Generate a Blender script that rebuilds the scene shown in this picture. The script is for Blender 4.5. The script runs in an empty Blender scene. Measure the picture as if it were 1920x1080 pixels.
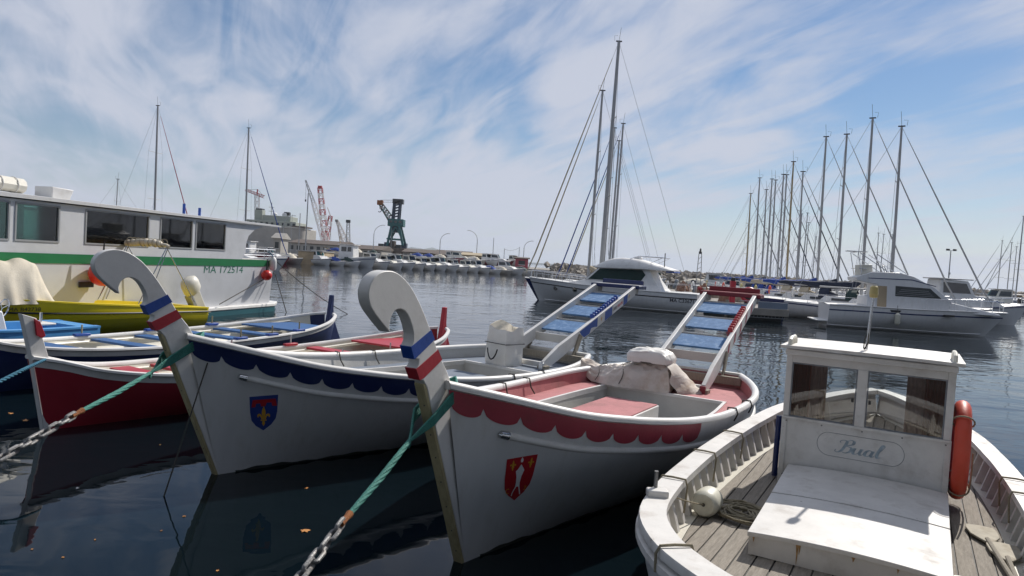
import bpy, bmesh, math, random
from mathutils import Vector, Matrix
random.seed(7)
scn = bpy.context.scene
COL = scn.collection
R = math.radians
PI = math.pi
# ------------------------------------------------------------------ camera
CAM_H = 2.6; FPX = 1300.0; ROLL = R(3.5); PITCH = math.atan(48*math.cos(ROLL)/FPX)
cam_d = bpy.data.cameras.new('camera'); cam = bpy.data.objects.new('camera', cam_d); COL.objects.link(cam)
cam_d.sensor_width = 36.0; cam_d.lens = 36.0*FPX/1920.0
cam_d.clip_start = 0.05; cam_d.clip_end = 30000
cam.matrix_world = Matrix.Translation((0, 0, CAM_H)) @ Matrix.Rotation(R(90)-PITCH, 4, 'X') @ Matrix.Rotation(ROLL, 4, 'Z')
scn.camera = cam
# ------------------------------------------------------------------ light
SUN_AZ = R(39.5); SUN_EL = R(41)          # azimuth measured from +Y towards +X
world = bpy.data.worlds.new('World'); scn.world = world; world.use_nodes = True
wt = world.node_tree; wt.nodes.clear()
def wn(t, **k):
    n = wt.nodes.new(t)
    for a, b in k.items(): setattr(n, a, b)
    return n
sky = wn('ShaderNodeTexSky', sky_type='NISHITA', sun_disc=False, sun_elevation=SUN_EL, sun_rotation=SUN_AZ,
         altitude=0, air_density=1.0, dust_density=0.3, ozone_density=3.0)
tc = wn('ShaderNodeTexCoord'); sep = wn('ShaderNodeSeparateXYZ'); wt.links.new(tc.outputs['Generated'], sep.inputs[0])
def wm(op, a, b=None, clamp=False):
    n = wn('ShaderNodeMath', operation=op); n.use_clamp = clamp
    for i, s in enumerate((a, b)):
        if s is None: continue
        if isinstance(s, (int, float)): n.inputs[i].default_value = s
        else: wt.links.new(s, n.inputs[i])
    return n.outputs[0]
zz = wm('MAXIMUM', sep.outputs[2], 0.0)
den = wm('ADD', zz, 0.16)
cx = wm('DIVIDE', sep.outputs[0], den); cy = wm('DIVIDE', sep.outputs[1], den)
cmb = wn('ShaderNodeCombineXYZ'); wt.links.new(cx, cmb.inputs[0]); wt.links.new(cy, cmb.inputs[1])
def cloud(rot, scale, sc, detail, dist, rough=.55, off=0.0):
    m0 = wn('ShaderNodeMapping'); m0.inputs['Rotation'].default_value = (0, 0, R(rot)); wt.links.new(cmb.outputs[0], m0.inputs[0])
    mp = wn('ShaderNodeMapping'); mp.inputs['Scale'].default_value = scale; mp.inputs['Location'].default_value = (off, off*.7, 0)
    wt.links.new(m0.outputs[0], mp.inputs[0])
    n = wn('ShaderNodeTexNoise'); n.inputs['Scale'].default_value = sc; n.inputs['Detail'].default_value = detail
    n.inputs['Roughness'].default_value = rough; n.inputs['Distortion'].default_value = dist
    wt.links.new(mp.outputs[0], n.inputs['Vector']); return n.outputs['Fac']
c1 = cloud(75, (.8, 1.9, 1), 0.85, 7, .7, .52, 3.1)
c2 = cloud(66, (.75, 2.8, 1), 1.9, 8, .9, .56, 1.7)
c3 = cloud(20, (1, 1, 1), 0.42, 3, .3, .5, 5.3)
mixc = wm('ADD', wm('ADD', wm('MULTIPLY', c1, .5), wm('MULTIPLY', c2, .27)), wm('MULTIPLY', c3, .43))
mr = wn('ShaderNodeMapRange', interpolation_type='SMOOTHSTEP'); wt.links.new(mixc, mr.inputs[0])
mr.inputs[1].default_value = .49; mr.inputs[2].default_value = .68; mr.inputs[3].default_value = .04; mr.inputs[4].default_value = .95
# thin veil everywhere that thickens towards the horizon
veil = wm('POWER', wm('SUBTRACT', 1.0, zz), 9.0)
veil = wm('MULTIPLY', veil, .84)
inv = wm('MULTIPLY', wm('SUBTRACT', 1.0, mr.outputs[0]), wm('SUBTRACT', 1.0, veil))
fac = wm('SUBTRACT', 1.0, inv, True)
ccol = wn('ShaderNodeRGB'); ccol.outputs[0].default_value = (7.5, 7.95, 9.3, 1)
mx = wn('ShaderNodeMix', data_type='RGBA'); wt.links.new(fac, mx.inputs['Factor'])
hs = wn('ShaderNodeHueSaturation'); hs.inputs['Saturation'].default_value = 1.35; wt.links.new(sky.outputs[0], hs.inputs['Color']); wt.links.new(hs.outputs[0], mx.inputs['A']); wt.links.new(ccol.outputs[0], mx.inputs['B'])
bg = wn('ShaderNodeBackground'); bg.inputs['Strength'].default_value = 0.077
wt.links.new(mx.outputs['Result'], bg.inputs['Color'])
wo = wn('ShaderNodeOutputWorld'); wt.links.new(bg.outputs[0], wo.inputs[0])
sun_d = bpy.data.lights.new('sun', 'SUN'); sun_d.energy = 4.8; sun_d.angle = R(0.6); sun_d.color = (1, .95, .88)
sun = bpy.data.objects.new('sun', sun_d); COL.objects.link(sun)
sd = Vector((math.sin(SUN_AZ)*math.cos(SUN_EL), math.cos(SUN_AZ)*math.cos(SUN_EL), math.sin(SUN_EL)))
sun.rotation_euler = sd.to_track_quat('Z', 'Y').to_euler()
vs = scn.view_settings; vs.view_transform = 'Standard'; vs.look = 'None'; vs.exposure = 0.0; vs.gamma = 1.0
vs.use_curve_mapping = False
scn.cycles.max_bounces = 6; scn.cycles.diffuse_bounces = 3; scn.cycles.glossy_bounces = 4; scn.cycles.transmission_bounces = 5
scn.cycles.transparent_max_bounces = 8; scn.cycles.caustics_reflective = False; scn.cycles.caustics_refractive = False
scn.cycles.sample_clamp_indirect = 6.0
# ------------------------------------------------------------------ pixel <-> place helpers (1920 x 1080 pixels)
def ray(px, py):
    x = (px-960)/FPX; y = -(py-540)/FPX; c, s = math.cos(ROLL), math.sin(ROLL)
    r = x*c - y*s; u = x*s + y*c
    return Vector((r, math.cos(PITCH)+u*math.sin(PITCH), u*math.cos(PITCH)-math.sin(PITCH)))
def at(px, py, Y):
    d = ray(px, py); return Vector((0, 0, CAM_H)) + d*(Y/d.y)
def atz(px, py, z):
    d = ray(px, py); return Vector((0, 0, CAM_H)) + d*((z-CAM_H)/d.z)
# ------------------------------------------------------------------ materials
def pm(name, col, rough=.5, var=.12, scale=3.0, bump=0.0, bscale=40.0, metal=0.0, stain=None, stain_amt=.35, stain_scale=1.5, spec=.5, coat=0.0, trans=0.0, stretch=None, chip=None, chip_scale=18, chip_t=.66):
    m = bpy.data.materials.new(name); m.use_nodes = True; t = m.node_tree; b = t.nodes['Principled BSDF']
    L = t.links.new
    b.inputs['Roughness'].default_value = rough; b.inputs['Metallic'].default_value = metal
    b.inputs['Specular IOR Level'].default_value = spec; b.inputs['Coat Weight'].default_value = coat
    c = tuple(col)+(1,)
    tcn = t.nodes.new('ShaderNodeTexCoord'); vec = tcn.outputs['Object']
    if stretch:
        mp = t.nodes.new('ShaderNodeMapping'); mp.inputs['Scale'].default_value = stretch; L(vec, mp.inputs[0]); vec = mp.outputs[0]
    n = t.nodes.new('ShaderNodeTexNoise'); n.inputs['Scale'].default_value = scale; n.inputs['Detail'].default_value = 6; n.inputs['Roughness'].default_value = .62
    L(vec, n.inputs['Vector'])
    r = t.nodes.new('ShaderNodeMapRange'); L(n.outputs['Fac'], r.inputs[0]); r.inputs[1].default_value = .3; r.inputs[2].default_value = .7
    r.inputs[3].default_value = 1-var; r.inputs[4].default_value = 1+var*.5
    mul = t.nodes.new('ShaderNodeMix'); mul.data_type = 'RGBA'; mul.blend_type = 'MULTIPLY'; mul.inputs['Factor'].default_value = 1
    mul.inputs['A'].default_value = c; L(r.outputs[0], mul.inputs['B']); out = mul.outputs['Result']
    if stain:
        n2 = t.nodes.new('ShaderNodeTexNoise'); n2.inputs['Scale'].default_value = stain_scale; n2.inputs['Detail'].default_value = 9; n2.inputs['Roughness'].default_value = .68
        L(vec, n2.inputs['Vector'])
        r2 = t.nodes.new('ShaderNodeMapRange'); L(n2.outputs['Fac'], r2.inputs[0]); r2.inputs[1].default_value = .52; r2.inputs[2].default_value = .72
        r2.inputs[3].default_value = 0; r2.inputs[4].default_value = stain_amt
        mm = t.nodes.new('ShaderNodeMix'); mm.data_type = 'RGBA'; L(r2.outputs[0], mm.inputs['Factor']); L(out, mm.inputs['A']); mm.inputs['B'].default_value = tuple(stain)+(1,)
        out = mm.outputs['Result']
        rr = t.nodes.new('ShaderNodeMapRange'); L(r2.outputs[0], rr.inputs[0]); rr.inputs[3].default_value = rough; rr.inputs[4].default_value = min(1, rough+.35)
        L(rr.outputs[0], b.inputs['Roughness'])
    if chip:
        n3 = t.nodes.new('ShaderNodeTexNoise'); n3.inputs['Scale'].default_value = chip_scale; n3.inputs['Detail'].default_value = 7; n3.inputs['Roughness'].default_value = .7; n3.inputs['Distortion'].default_value = .4
        L(tcn.outputs['Object'], n3.inputs['Vector'])
        r3 = t.nodes.new('ShaderNodeMapRange'); L(n3.outputs['Fac'], r3.inputs[0]); r3.inputs[1].default_value = chip_t; r3.inputs[2].default_value = chip_t+.025
        m3 = t.nodes.new('ShaderNodeMix'); m3.data_type = 'RGBA'; L(r3.outputs[0], m3.inputs['Factor']); L(out, m3.inputs['A']); m3.inputs['B'].default_value = tuple(chip)+(1,); out = m3.outputs['Result']
    L(out, b.inputs['Base Color'])
    if bump:
        nb = t.nodes.new('ShaderNodeTexNoise'); nb.inputs['Scale'].default_value = bscale; nb.inputs['Detail'].default_value = 5; L(vec, nb.inputs['Vector'])
        bp = t.nodes.new('ShaderNodeBump'); bp.inputs['Strength'].default_value = bump; bp.inputs['Distance'].default_value = .02
        L(nb.outputs['Fac'], bp.inputs['Height']); L(bp.outputs[0], b.inputs['Normal'])
    if trans:
        b.inputs['Transmission Weight'].default_value = trans
    return m
M = {}
M['white'] = pm('white_paint', (.70, .69, .67), .45, .10, 2.5, .05, 18, stain=(.45, .42, .36), stain_amt=.5, stain_scale=2.2, chip=(.40, .36, .30), chip_scale=8, chip_t=.70)
M['hull_white'] = pm('white_hull_paint', (.62, .62, .62), .34, .09, 1.6, .05, 5, stain=(.40, .39, .35), stain_amt=.5, stain_scale=1.6, chip=(.36, .35, .33), chip_scale=5, chip_t=.72, stretch=(2.4, 2.4, .45))
M['white_worn'] = pm('worn_white_paint', (.66, .64, .61), .55, .12, 4, .07, 40, stain=(.40, .36, .32), stain_amt=.7, stain_scale=3.0, chip=(.20, .16, .12), chip_scale=9, chip_t=.69)
M['cream'] = pm('cream_gelcoat', (.70, .67, .58), .45, .1, 3, .1, 30, stain=(.42, .38, .3), stain_amt=.4)
M['greyint'] = pm('grey_white_lining', (.56, .55, .52), .55, .1, 3, .15, 30, stain=(.34, .32, .28), stain_amt=.45)
M['pink'] = pm('faded_red_deck', (.45, .17, .175), .75, .16, 5, .3, 80, stain=(.27, .15, .14), stain_amt=.7, stain_scale=2.2)
M['greydeck'] = pm('blue_grey_deck', (.16, .19, .24), .75, .14, 5, .3, 80, stain=(.26, .27, .29), stain_amt=.5, stain_scale=2.2)
M['redpaint'] = pm('red_paint', (.42, .02, .035), .42, .14, 3, .12, 30, stain=(.28, .05, .06), stain_amt=.4)
M['redband'] = pm('weathered_red_band', (.36, .045, .07), .45, .16, 3, .12, 30, stain=(.2, .06, .065), stain_amt=.6, stain_scale=2.5)
M['maroon'] = pm('dark_red_paint', (.20, .012, .028), .4, .18, 3, .12, 30, stain=(.1, .02, .03), stain_amt=.5)
M['rowred'] = pm('rowing_boat_red', (.33, .014, .03), .4, .18, 3, .06, 30, stain=(.18, .02, .03), stain_amt=.5)
M['navy'] = pm('navy_paint', (.008, .02, .10), .36, .18, 3, .1, 30, stain=(.03, .045, .11), stain_amt=.45)
M['blue'] = pm('blue_paint', (.015, .07, .34), .42, .14, 3, .12, 30, stain=(.05, .1, .26), stain_amt=.4)
M['bluetread'] = pm('worn_blue_tread', (.085, .20, .40), .8, .25, 9, .4, 120, stain=(.34, .43, .52), stain_amt=.75, stain_scale=9)
M['steelblue'] = pm('blue_bench_paint', (.025, .10, .27), .5, .15, 4, .15, 30, stain=(.1, .17, .3), stain_amt=.45)
M['lightblue'] = pm('light_blue_gelcoat', (.09, .33, .68), .4, .1, 3, .1, 20, stain=(.2, .36, .55), stain_amt=.4)
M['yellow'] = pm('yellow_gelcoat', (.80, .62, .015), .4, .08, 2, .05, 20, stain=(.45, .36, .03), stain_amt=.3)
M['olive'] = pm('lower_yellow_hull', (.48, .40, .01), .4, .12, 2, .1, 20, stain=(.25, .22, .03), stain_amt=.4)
M['green'] = pm('green_stripe_paint', (.008, .16, .05), .42, .1, 2, .05, 20)
M['teal'] = pm('teal_antifouling', (.006, .075, .095), .5, .12, 2, .1, 20)
M['rawwood'] = pm('unpainted_yellow_timber', (.40, .34, .19), .65, .2, 5, .2, 40, stain=(.25, .18, .08), stain_amt=.5, stretch=(6, 6, 1))
M['greywood'] = pm('weathered_timber', (.28, .25, .20), .8, .25, 6, .3, 60, stretch=(8, 8, 1.2))
M['teak'] = pm('weathered_teak_plank', (.30, .265, .22), .8, .3, 7, .5, 60, stain=(.17, .145, .12), stain_amt=.6, stain_scale=3, stretch=(9, 1.0, 9))
M['caulk'] = pm('black_deck_caulking', (.03, .028, .026), .7, .2, 10)
M['steel'] = pm('stainless_tube', (.62, .63, .65), .25, .08, 4, metal=1.0)
M['alu'] = pm('aluminium_mast', (.45, .46, .47), .42, .12, 2, metal=.55)
M['mastgrey'] = pm('painted_grey_mast', (.36, .36, .36), .5, .12, 1.5)
M['mastbuff'] = pm('buff_wooden_mast', (.37, .28, .15), .5, .15, 2)
M['galv'] = pm('galvanised_chain', (.20, .20, .20), .5, .25, 12, .3, 60, metal=.45, stain=(.22, .15, .1), stain_amt=.6, stain_scale=9)
M['rust'] = pm('rusty_shackle', (.26, .09, .025), .85, .4, 15, .5, 60)
M['greenrope'] = pm('green_mooring_rope', (.045, .22, .18), .7, .25, 10, .5, 90, stain=(.02, .15, .11), stain_amt=.6, stain_scale=8)
M['tealrope'] = pm('blue_mooring_rope', (.03, .16, .25), .75, .25, 10, .5, 90)
M['hemp'] = pm('old_grey_rope', (.30, .26, .18), .9, .3, 15, .5, 90)
M['darkrope'] = pm('dark_thin_rope', (.06, .055, .045), .85, .2, 10)
M['canvas'] = pm('cream_canvas', (.62, .56, .45), .85, .12, 4, .3, 25, stain=(.38, .31, .22), stain_amt=.4, stain_scale=2)
M['tarp'] = pm('stained_white_tarpaulin', (.60, .54, .48), .6, .14, 3, .35, 22, stain=(.36, .25, .17), stain_amt=.75, stain_scale=2.6)
M['bag'] = pm('white_vinyl_bag', (.74, .72, .68), .45, .08, 3, .35, 10, stain=(.5, .45, .38), stain_amt=.4)
M['black'] = pm('black_plastic', (.018, .018, .02), .4, .2, 5)
M['rubber'] = pm('dark_rubber', (.03, .03, .03), .7, .2, 8)
M['orange'] = pm('orange_red_lifebuoy', (.62, .065, .03), .5, .1, 4, .1, 30, stain=(.5, .15, .1), stain_amt=.4)
M['redball'] = pm('red_buoy_vinyl', (.6, .02, .015), .35, .1, 4)
M['fender'] = pm('cream_fender_vinyl', (.62, .60, .50), .45, .1, 5, stain=(.35, .32, .22), stain_amt=.5, stain_scale=4)
M['yellowlamp'] = pm('yellow_lamp_plastic', (.50, .42, .18), .45, .1, 5)
M['seagreencloth'] = pm('dark_green_canvas', (.007, .03, .026), .8, .2, 3, .3, 20)
M['bluecloth'] = pm('blue_sail_cover', (.012, .05, .26), .8, .2, 3, .4, 10)
M['navycloth'] = pm('navy_sail_cover', (.012, .018, .04), .85, .2, 3, .4, 10)
M['beigecloth'] = pm('beige_sail_cover', (.45, .38, .27), .85, .2, 3, .4, 10)
M['concrete'] = pm('quay_concrete', (.27, .25, .22), .85, .25, .8, .3, 8, stain=(.13, .12, .1), stain_amt=.6, stain_scale=.5)
M['tanwall'] = pm('tan_quay_stone', (.40, .31, .20), .85, .25, .8, .3, 8)
M['rock'] = pm('breakwater_rock', (.33, .29, .24), .9, .35, .5, .4, 4, stain=(.15, .13, .11), stain_amt=.5, stain_scale=.3)
M['shedwall'] = pm('pale_shed_cladding', (.34, .32, .29), .7, .15, .4)
M['shedroof'] = pm('dark_brown_roof', (.10, .075, .06), .8, .25, .3)
M['ochre'] = pm('ochre_render', (.38, .31, .2), .8, .15, .3)
M['cranered'] = pm('crane_red_paint', (.42, .045, .05), .6, .15, 1)
M['cranewhite'] = pm('crane_white_paint', (.62, .58, .55), .6, .12, 1)
M['craneteal'] = pm('crane_teal_paint', (.015, .10, .10), .6, .2, .6)
M['craneblue'] = pm('crane_dark_blue_paint', (.015, .03, .06), .6, .2, .6)
M['shipgrey'] = pm('ship_grey_green_paint', (.33, .35, .30), .6, .15, .3)
M['lampgrey'] = pm('lamp_post_grey', (.30, .31, .32), .5, .12, 1)
M['hill'] = pm('scrub_hillside', (.07, .085, .05), .95, .3, .002)
M['leaf'] = pm('fallen_brown_leaf', (.50, .22, .06), .7, .3, 20)
M['gold'] = pm('gold_crest_paint', (.62, .33, .03), .5, .12, 8)
M['crestblue'] = pm('crest_blue_paint', (.02, .05, .26), .4, .1, 6)
M['crestred'] = pm('crest_red_paint', (.42, .012, .02), .4, .1, 6)
M['crestwhite'] = pm('crest_white_paint', (.75, .75, .74), .4, .05, 6)
M['textgreen'] = pm('green_lettering', (.01, .15, .09), .5, .05, 4)
M['textdark'] = pm('black_lettering', (.03, .035, .05), .5, .05, 4)
M['textblue'] = pm('faded_blue_lettering', (.33, .40, .45), .6, .5, 12)
M['textgrey'] = pm('faded_grey_lining', (.22, .23, .25), .7, .4, 12)
M['textred'] = pm('red_lettering', (.55, .02, .04), .5, .05, 4)
M['curtain'] = pm('brown_curtain', (.30, .075, .055), .85, .3, 3, .3, 12, stretch=(14, 14, .6))
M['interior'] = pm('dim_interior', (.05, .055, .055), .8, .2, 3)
M['redthing'] = pm('red_equipment_paint', (.45, .02, .04), .45, .1, 3)
M['clutter'] = pm('fishing_gear', (.30, .24, .18), .9, .4, 2)
M['net'] = pm('brown_fishing_net', (.25, .13, .08), .9, .4, 4, .5, 20)
def glass(name, tint, rough=.02, mix=.5):
    # a tinted pane: clear transmission with a mirror layer on top
    m = bpy.data.materials.new(name); m.use_nodes = True; t = m.node_tree; t.nodes.clear()
    tr = t.nodes.new('ShaderNodeBsdfTransparent'); tr.inputs[0].default_value = tuple(tint)+(1,)
    gl = t.nodes.new('ShaderNodeBsdfGlossy'); gl.inputs['Roughness'].default_value = rough
    fr = t.nodes.new('ShaderNodeFresnel'); fr.inputs[0].default_value = 1.5
    no = t.nodes.new('ShaderNodeTexNoise'); no.inputs['Scale'].default_value = 1.2
    bp = t.nodes.new('ShaderNodeBump'); bp.inputs['Strength'].default_value = .04; t.links.new(no.outputs['Fac'], bp.inputs['Height'])
    t.links.new(bp.outputs[0], gl.inputs['Normal'])
    mx_ = t.nodes.new('ShaderNodeMixShader'); o = t.nodes.new('ShaderNodeOutputMaterial')
    mu = t.nodes.new('ShaderNodeMath'); mu.operation = 'MULTIPLY_ADD'; t.links.new(fr.outputs[0], mu.inputs[0]); mu.inputs[1].default_value = 1.0; mu.inputs[2].default_value = mix
    t.links.new(mu.outputs[0], mx_.inputs[0]); t.links.new(tr.outputs[0], mx_.inputs[1]); t.links.new(gl.outputs[0], mx_.inputs[2]); t.links.new(mx_.outputs[0], o.inputs[0])
    return m
M['glass'] = glass('clear_cabin_glass', (.80, .82, .82), .02, .03)
M['glassdark'] = glass('dark_tinted_glass', (.05, .06, .06), .03, .05)
M['glassgreen'] = glass('green_tinted_glass', (.42, .66, .60), .03, .03)
# water
def water_mat():
    m = bpy.data.materials.new('harbour_water'); m.use_nodes = True; t = m.node_tree; b = t.nodes['Principled BSDF']; L = t.links.new
    b.inputs['Base Color'].default_value = (.003, .007, .010, 1); b.inputs['Roughness'].default_value = .025; b.inputs['IOR'].default_value = 1.30
    g = t.nodes.new('ShaderNodeNewGeometry')
    def nz(scale, sx, sy, rot, detail, dist):
        mp = t.nodes.new('ShaderNodeMapping'); mp.inputs['Scale'].default_value = (sx, sy, 1); mp.inputs['Rotation'].default_value = (0, 0, R(rot)); L(g.outputs['Position'], mp.inputs[0])
        n = t.nodes.new('ShaderNodeTexNoise'); n.inputs['Scale'].default_value = scale; n.inputs['Detail'].default_value = detail; n.inputs['Distortion'].default_value = dist
        L(mp.outputs[0], n.inputs['Vector']); return n.outputs['Fac']
    a = nz(1.5, .8, 1.25, 12, 2.5, .5); c = nz(.33, .8, 1.2, -20, 2, .3); d = nz(5.5, .8, 1.2, 30, 2, .2); e = nz(.035, 1, 1.6, 10, 3, .5)
    # calm lee near the boats and patches of cat's paws farther out
    amp = t.nodes.new('ShaderNodeMapRange'); L(e, amp.inputs[0]); amp.inputs[1].default_value = .38; amp.inputs[2].default_value = .62; amp.inputs[3].default_value = .55; amp.inputs[4].default_value = 1.15
    def ma(op, x, y):
        n = t.nodes.new('ShaderNodeMath'); n.operation = op
        for i, s in enumerate((x, y)):
            if isinstance(s, (int, float)): n.inputs[i].default_value = s
            else: L(s, n.inputs[i])
        return n.outputs[0]
    h = ma('ADD', ma('ADD', ma('MULTIPLY', a, .020), ma('MULTIPLY', c, .06)), ma('MULTIPLY', d, .001))
    h = ma('MULTIPLY', h, amp.outputs[0])
    sp_ = t.nodes.new('ShaderNodeSeparateXYZ'); L(g.outputs['Position'], sp_.inputs[0])
    lee = t.nodes.new('ShaderNodeMapRange'); L(sp_.outputs['Y'], lee.inputs[0]); lee.inputs[1].default_value = 20; lee.inputs[2].default_value = 90; lee.inputs[3].default_value = 1.0; lee.inputs[4].default_value = .42
    h = ma('MULTIPLY', h, lee.outputs[0])
    lee2 = t.nodes.new('ShaderNodeMapRange'); L(sp_.outputs['Y'], lee2.inputs[0]); lee2.inputs[1].default_value = 7; lee2.inputs[2].default_value = 20; lee2.inputs[3].default_value = .35; lee2.inputs[4].default_value = 1.0
    h = ma('MULTIPLY', h, lee2.outputs[0])
    bp = t.nodes.new('ShaderNodeBump'); bp.inputs['Strength'].default_value = 1.0; bp.inputs['Distance'].default_value = 1.0
    L(h, bp.inputs['Height']); L(bp.outputs[0], b.inputs['Normal'])
    return m
M['water'] = water_mat()
# ------------------------------------------------------------------ mesh helpers
class MB:
    def __init__(s): s.v = []; s.f = []; s.m = []; s.mi = 0
    def add(s, vs_, fs):
        o = len(s.v); s.v += [tuple(p) for p in vs_]; s.f += [tuple(i+o for i in f) for f in fs]; s.m += [s.mi]*len(fs); return s
    def box(s, c, d, rz=0, M4=None):
        x, y, z = (k/2 for k in d); ca, sa = math.cos(rz), math.sin(rz); vs_ = []
        for a, b, e in ((-1,-1,-1),(1,-1,-1),(1,1,-1),(-1,1,-1),(-1,-1,1),(1,-1,1),(1,1,1),(-1,1,1)):
            p = Vector((a*x, b*y, e*z))
            if M4: p = M4 @ p
            vs_.append((c[0]+p.x*ca-p.y*sa, c[1]+p.x*sa+p.y*ca, c[2]+p.z))
        return s.hexa(vs_)
    def hexa(s, p): return s.add(p, [(0,3,2,1),(4,5,6,7),(0,1,5,4),(1,2,6,5),(2,3,7,6),(3,0,4,7)])
    def beam(s, a, b, w, h, up=(0,0,1)):
        a = Vector(a); b = Vector(b); d = (b-a).normalized(); u = Vector(up); x = d.cross(u)
        if x.length < 1e-4: x = d.cross(Vector((1,0,0)))
        x.normalize(); u = x.cross(d); x *= w/2; u *= h/2
        return s.hexa([a-x-u, a+x-u, b+x-u, b-x-u, a-x+u, a+x+u, b+x+u, b-x+u])
    def tube(s, pts, r, n=8, closed=False, cap=True):
        pts = [Vector(p) for p in pts]; N = len(pts); rings = []; prev = None
        for i, p in enumerate(pts):
            if closed: d = pts[(i+1) % N]-pts[i-1]
            else: d = pts[min(i+1, N-1)]-pts[max(i-1, 0)]
            if d.length < 1e-9: d = Vector((0,0,1))
            d.normalize()
            if prev is None:
                x = d.cross(Vector((0,0,1)))
                if x.length < 1e-3: x = d.cross(Vector((1,0,0)))
            else: x = prev - d*prev.dot(d)
            x.normalize(); prev = x; y = d.cross(x); rr = r[i] if isinstance(r, (list, tuple)) else r
            rings.append([p + x*math.cos(2*PI*k/n)*rr + y*math.sin(2*PI*k/n)*rr for k in range(n)])
        vs_ = [q for ring in rings for q in ring]; fs = []
        for i in range(N if closed else N-1):
            j = (i+1) % N
            for k in range(n): fs.append((i*n+k, i*n+(k+1) % n, j*n+(k+1) % n, j*n+k))
        if cap and not closed: fs.append(tuple(range(n))[::-1]); fs.append(tuple((N-1)*n+k for k in range(n)))
        return s.add(vs_, fs)
    def prism(s, poly, vec):
        n = len(poly); vec = Vector(vec); a = [Vector(p) for p in poly]
        fs = [tuple(range(n))[::-1], tuple(range(n, 2*n))]+[(i, (i+1) % n, n+(i+1) % n, n+i) for i in range(n)]
        return s.add(a+[p+vec for p in a], fs)
    def grid(s, rows, closed=False):
        n = len(rows[0]); vs_ = [q for r in rows for q in r]; fs = []
        for i in range(len(rows)-1):
            for k in range(n if closed else n-1): fs.append((i*n+k, i*n+(k+1) % n, (i+1)*n+(k+1) % n, (i+1)*n+k))
        return s.add(vs_, fs)
    def lathe(s, prof, c=(0,0,0), n=20, axis='Z'):
        rows = []
        for r, h in prof:
            ring = []
            for k in range(n):
                a = 2*PI*k/n; p = (r*math.cos(a), r*math.sin(a), h)
                if axis == 'Y': p = (p[0], p[2], p[1])
                if axis == 'X': p = (p[2], p[0], p[1])
                ring.append((c[0]+p[0], c[1]+p[1], c[2]+p[2]))
            rows.append(ring)
        s.grid(rows, True); o = len(s.v)-n*len(prof)
        s.f += [tuple(o+k for k in range(n)), tuple(o+(len(prof)-1)*n+k for k in range(n))]; s.m += [s.mi]*2
        return s
    def build(s, name, mats, parent=None, smooth=True, angle=38, bevel=0.0, inv=None):
        vs_ = s.v
        if inv is not None: vs_ = [tuple(inv @ Vector(p)) for p in vs_]
        me = bpy.data.meshes.new(name); me.from_pydata(vs_, [], s.f)
        if not isinstance(mats, (list, tuple)): mats = [mats]
        for m in mats: me.materials.append(M[m] if isinstance(m, str) else m)
        if len(mats) > 1: me.polygons.foreach_set('material_index', s.m)
        bm = bmesh.new(); bm.from_mesh(me); bmesh.ops.recalc_face_normals(bm, faces=bm.faces); bm.to_mesh(me); bm.free()
        if smooth:
            me.polygons.foreach_set('use_smooth', [True]*len(me.polygons)); me.set_sharp_from_angle(angle=R(angle))
        me.update()
        o = bpy.data.objects.new(name, me); COL.objects.link(o)
        if parent is not None: o.parent = parent
        if bevel:
            b = o.modifiers.new('bevel', 'BEVEL'); b.width = bevel; b.segments = 2; b.limit_method = 'ANGLE'; b.angle_limit = R(40)
        return o
def tag(o, label=None, cat=None, group=None, kind=None):
    if label: o['label'] = label
    if cat: o['category'] = cat
    if group: o['group'] = group
    if kind: o['kind'] = kind
    return o
def thing(name, label, cat, loc=(0,0,0), rz=0.0, group=None):
    o = bpy.data.objects.new(name, None); COL.objects.link(o); o.empty_display_size = .2
    o.location = loc; o.rotation_euler = (0, 0, rz); return tag(o, label, cat, group)
def part_root(name, parent):
    o = bpy.data.objects.new(name, None); COL.objects.link(o); o.parent = parent; o.empty_display_size = .1; return o
def winv(o): return (Matrix.Translation(o.location) @ o.rotation_euler.to_matrix().to_4x4()).inverted()
def copy_tree(o, parent=None):
    c = o.copy(); COL.objects.link(c); c.parent = parent
    for ch in list(o.children): copy_tree(ch, c)
    return c
def lerp(a, b, t): return a+(b-a)*t
def interp(x, xs, ys):
    if x <= xs[0]: return ys[0]
    for i in range(len(xs)-1):
        if x <= xs[i+1]:
            t = (x-xs[i])/(xs[i+1]-xs[i]); return lerp(ys[i], ys[i+1], t)
    return ys[-1]
def sinterp(x, xs, ys):
    # smooth (Catmull-Rom like) interpolation through the table
    n = len(xs)
    if x <= xs[0]: return ys[0]
    if x >= xs[-1]: return ys[-1]
    i = 0
    while x > xs[i+1]: i += 1
    def slope(k):
        if k == 0: return (ys[1]-ys[0])/(xs[1]-xs[0])
        if k == n-1: return (ys[-1]-ys[-2])/(xs[-1]-xs[-2])
        return (ys[k+1]-ys[k-1])/(xs[k+1]-xs[k-1])
    h = xs[i+1]-xs[i]; t = (x-xs[i])/h; a, b = slope(i)*h, slope(i+1)*h
    return (2*t**3-3*t*t+1)*ys[i]+(t**3-2*t*t+t)*a+(-2*t**3+3*t*t)*ys[i+1]+(t**3-t*t)*b
def patch(mb, poly, fn, step=.05):
    # flat outline (2-D) cut into small faces and laid on a curved surface by fn(x, y) -> point
    bm = bmesh.new(); vsx = [bm.verts.new((p[0], p[1], 0)) for p in poly]; bm.faces.new(vsx)
    bmesh.ops.triangulate(bm, faces=bm.faces[:])
    for _ in range(6):
        es = [e for e in bm.edges if e.calc_length() > step]
        if not es: break
        bmesh.ops.subdivide_edges(bm, edges=es, cuts=1); bmesh.ops.triangulate(bm, faces=bm.faces[:])
    bm.verts.index_update()
    mb.add([fn(v.co.x, v.co.y) for v in bm.verts], [tuple(v.index for v in f.verts) for f in bm.faces]); bm.free()
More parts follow.
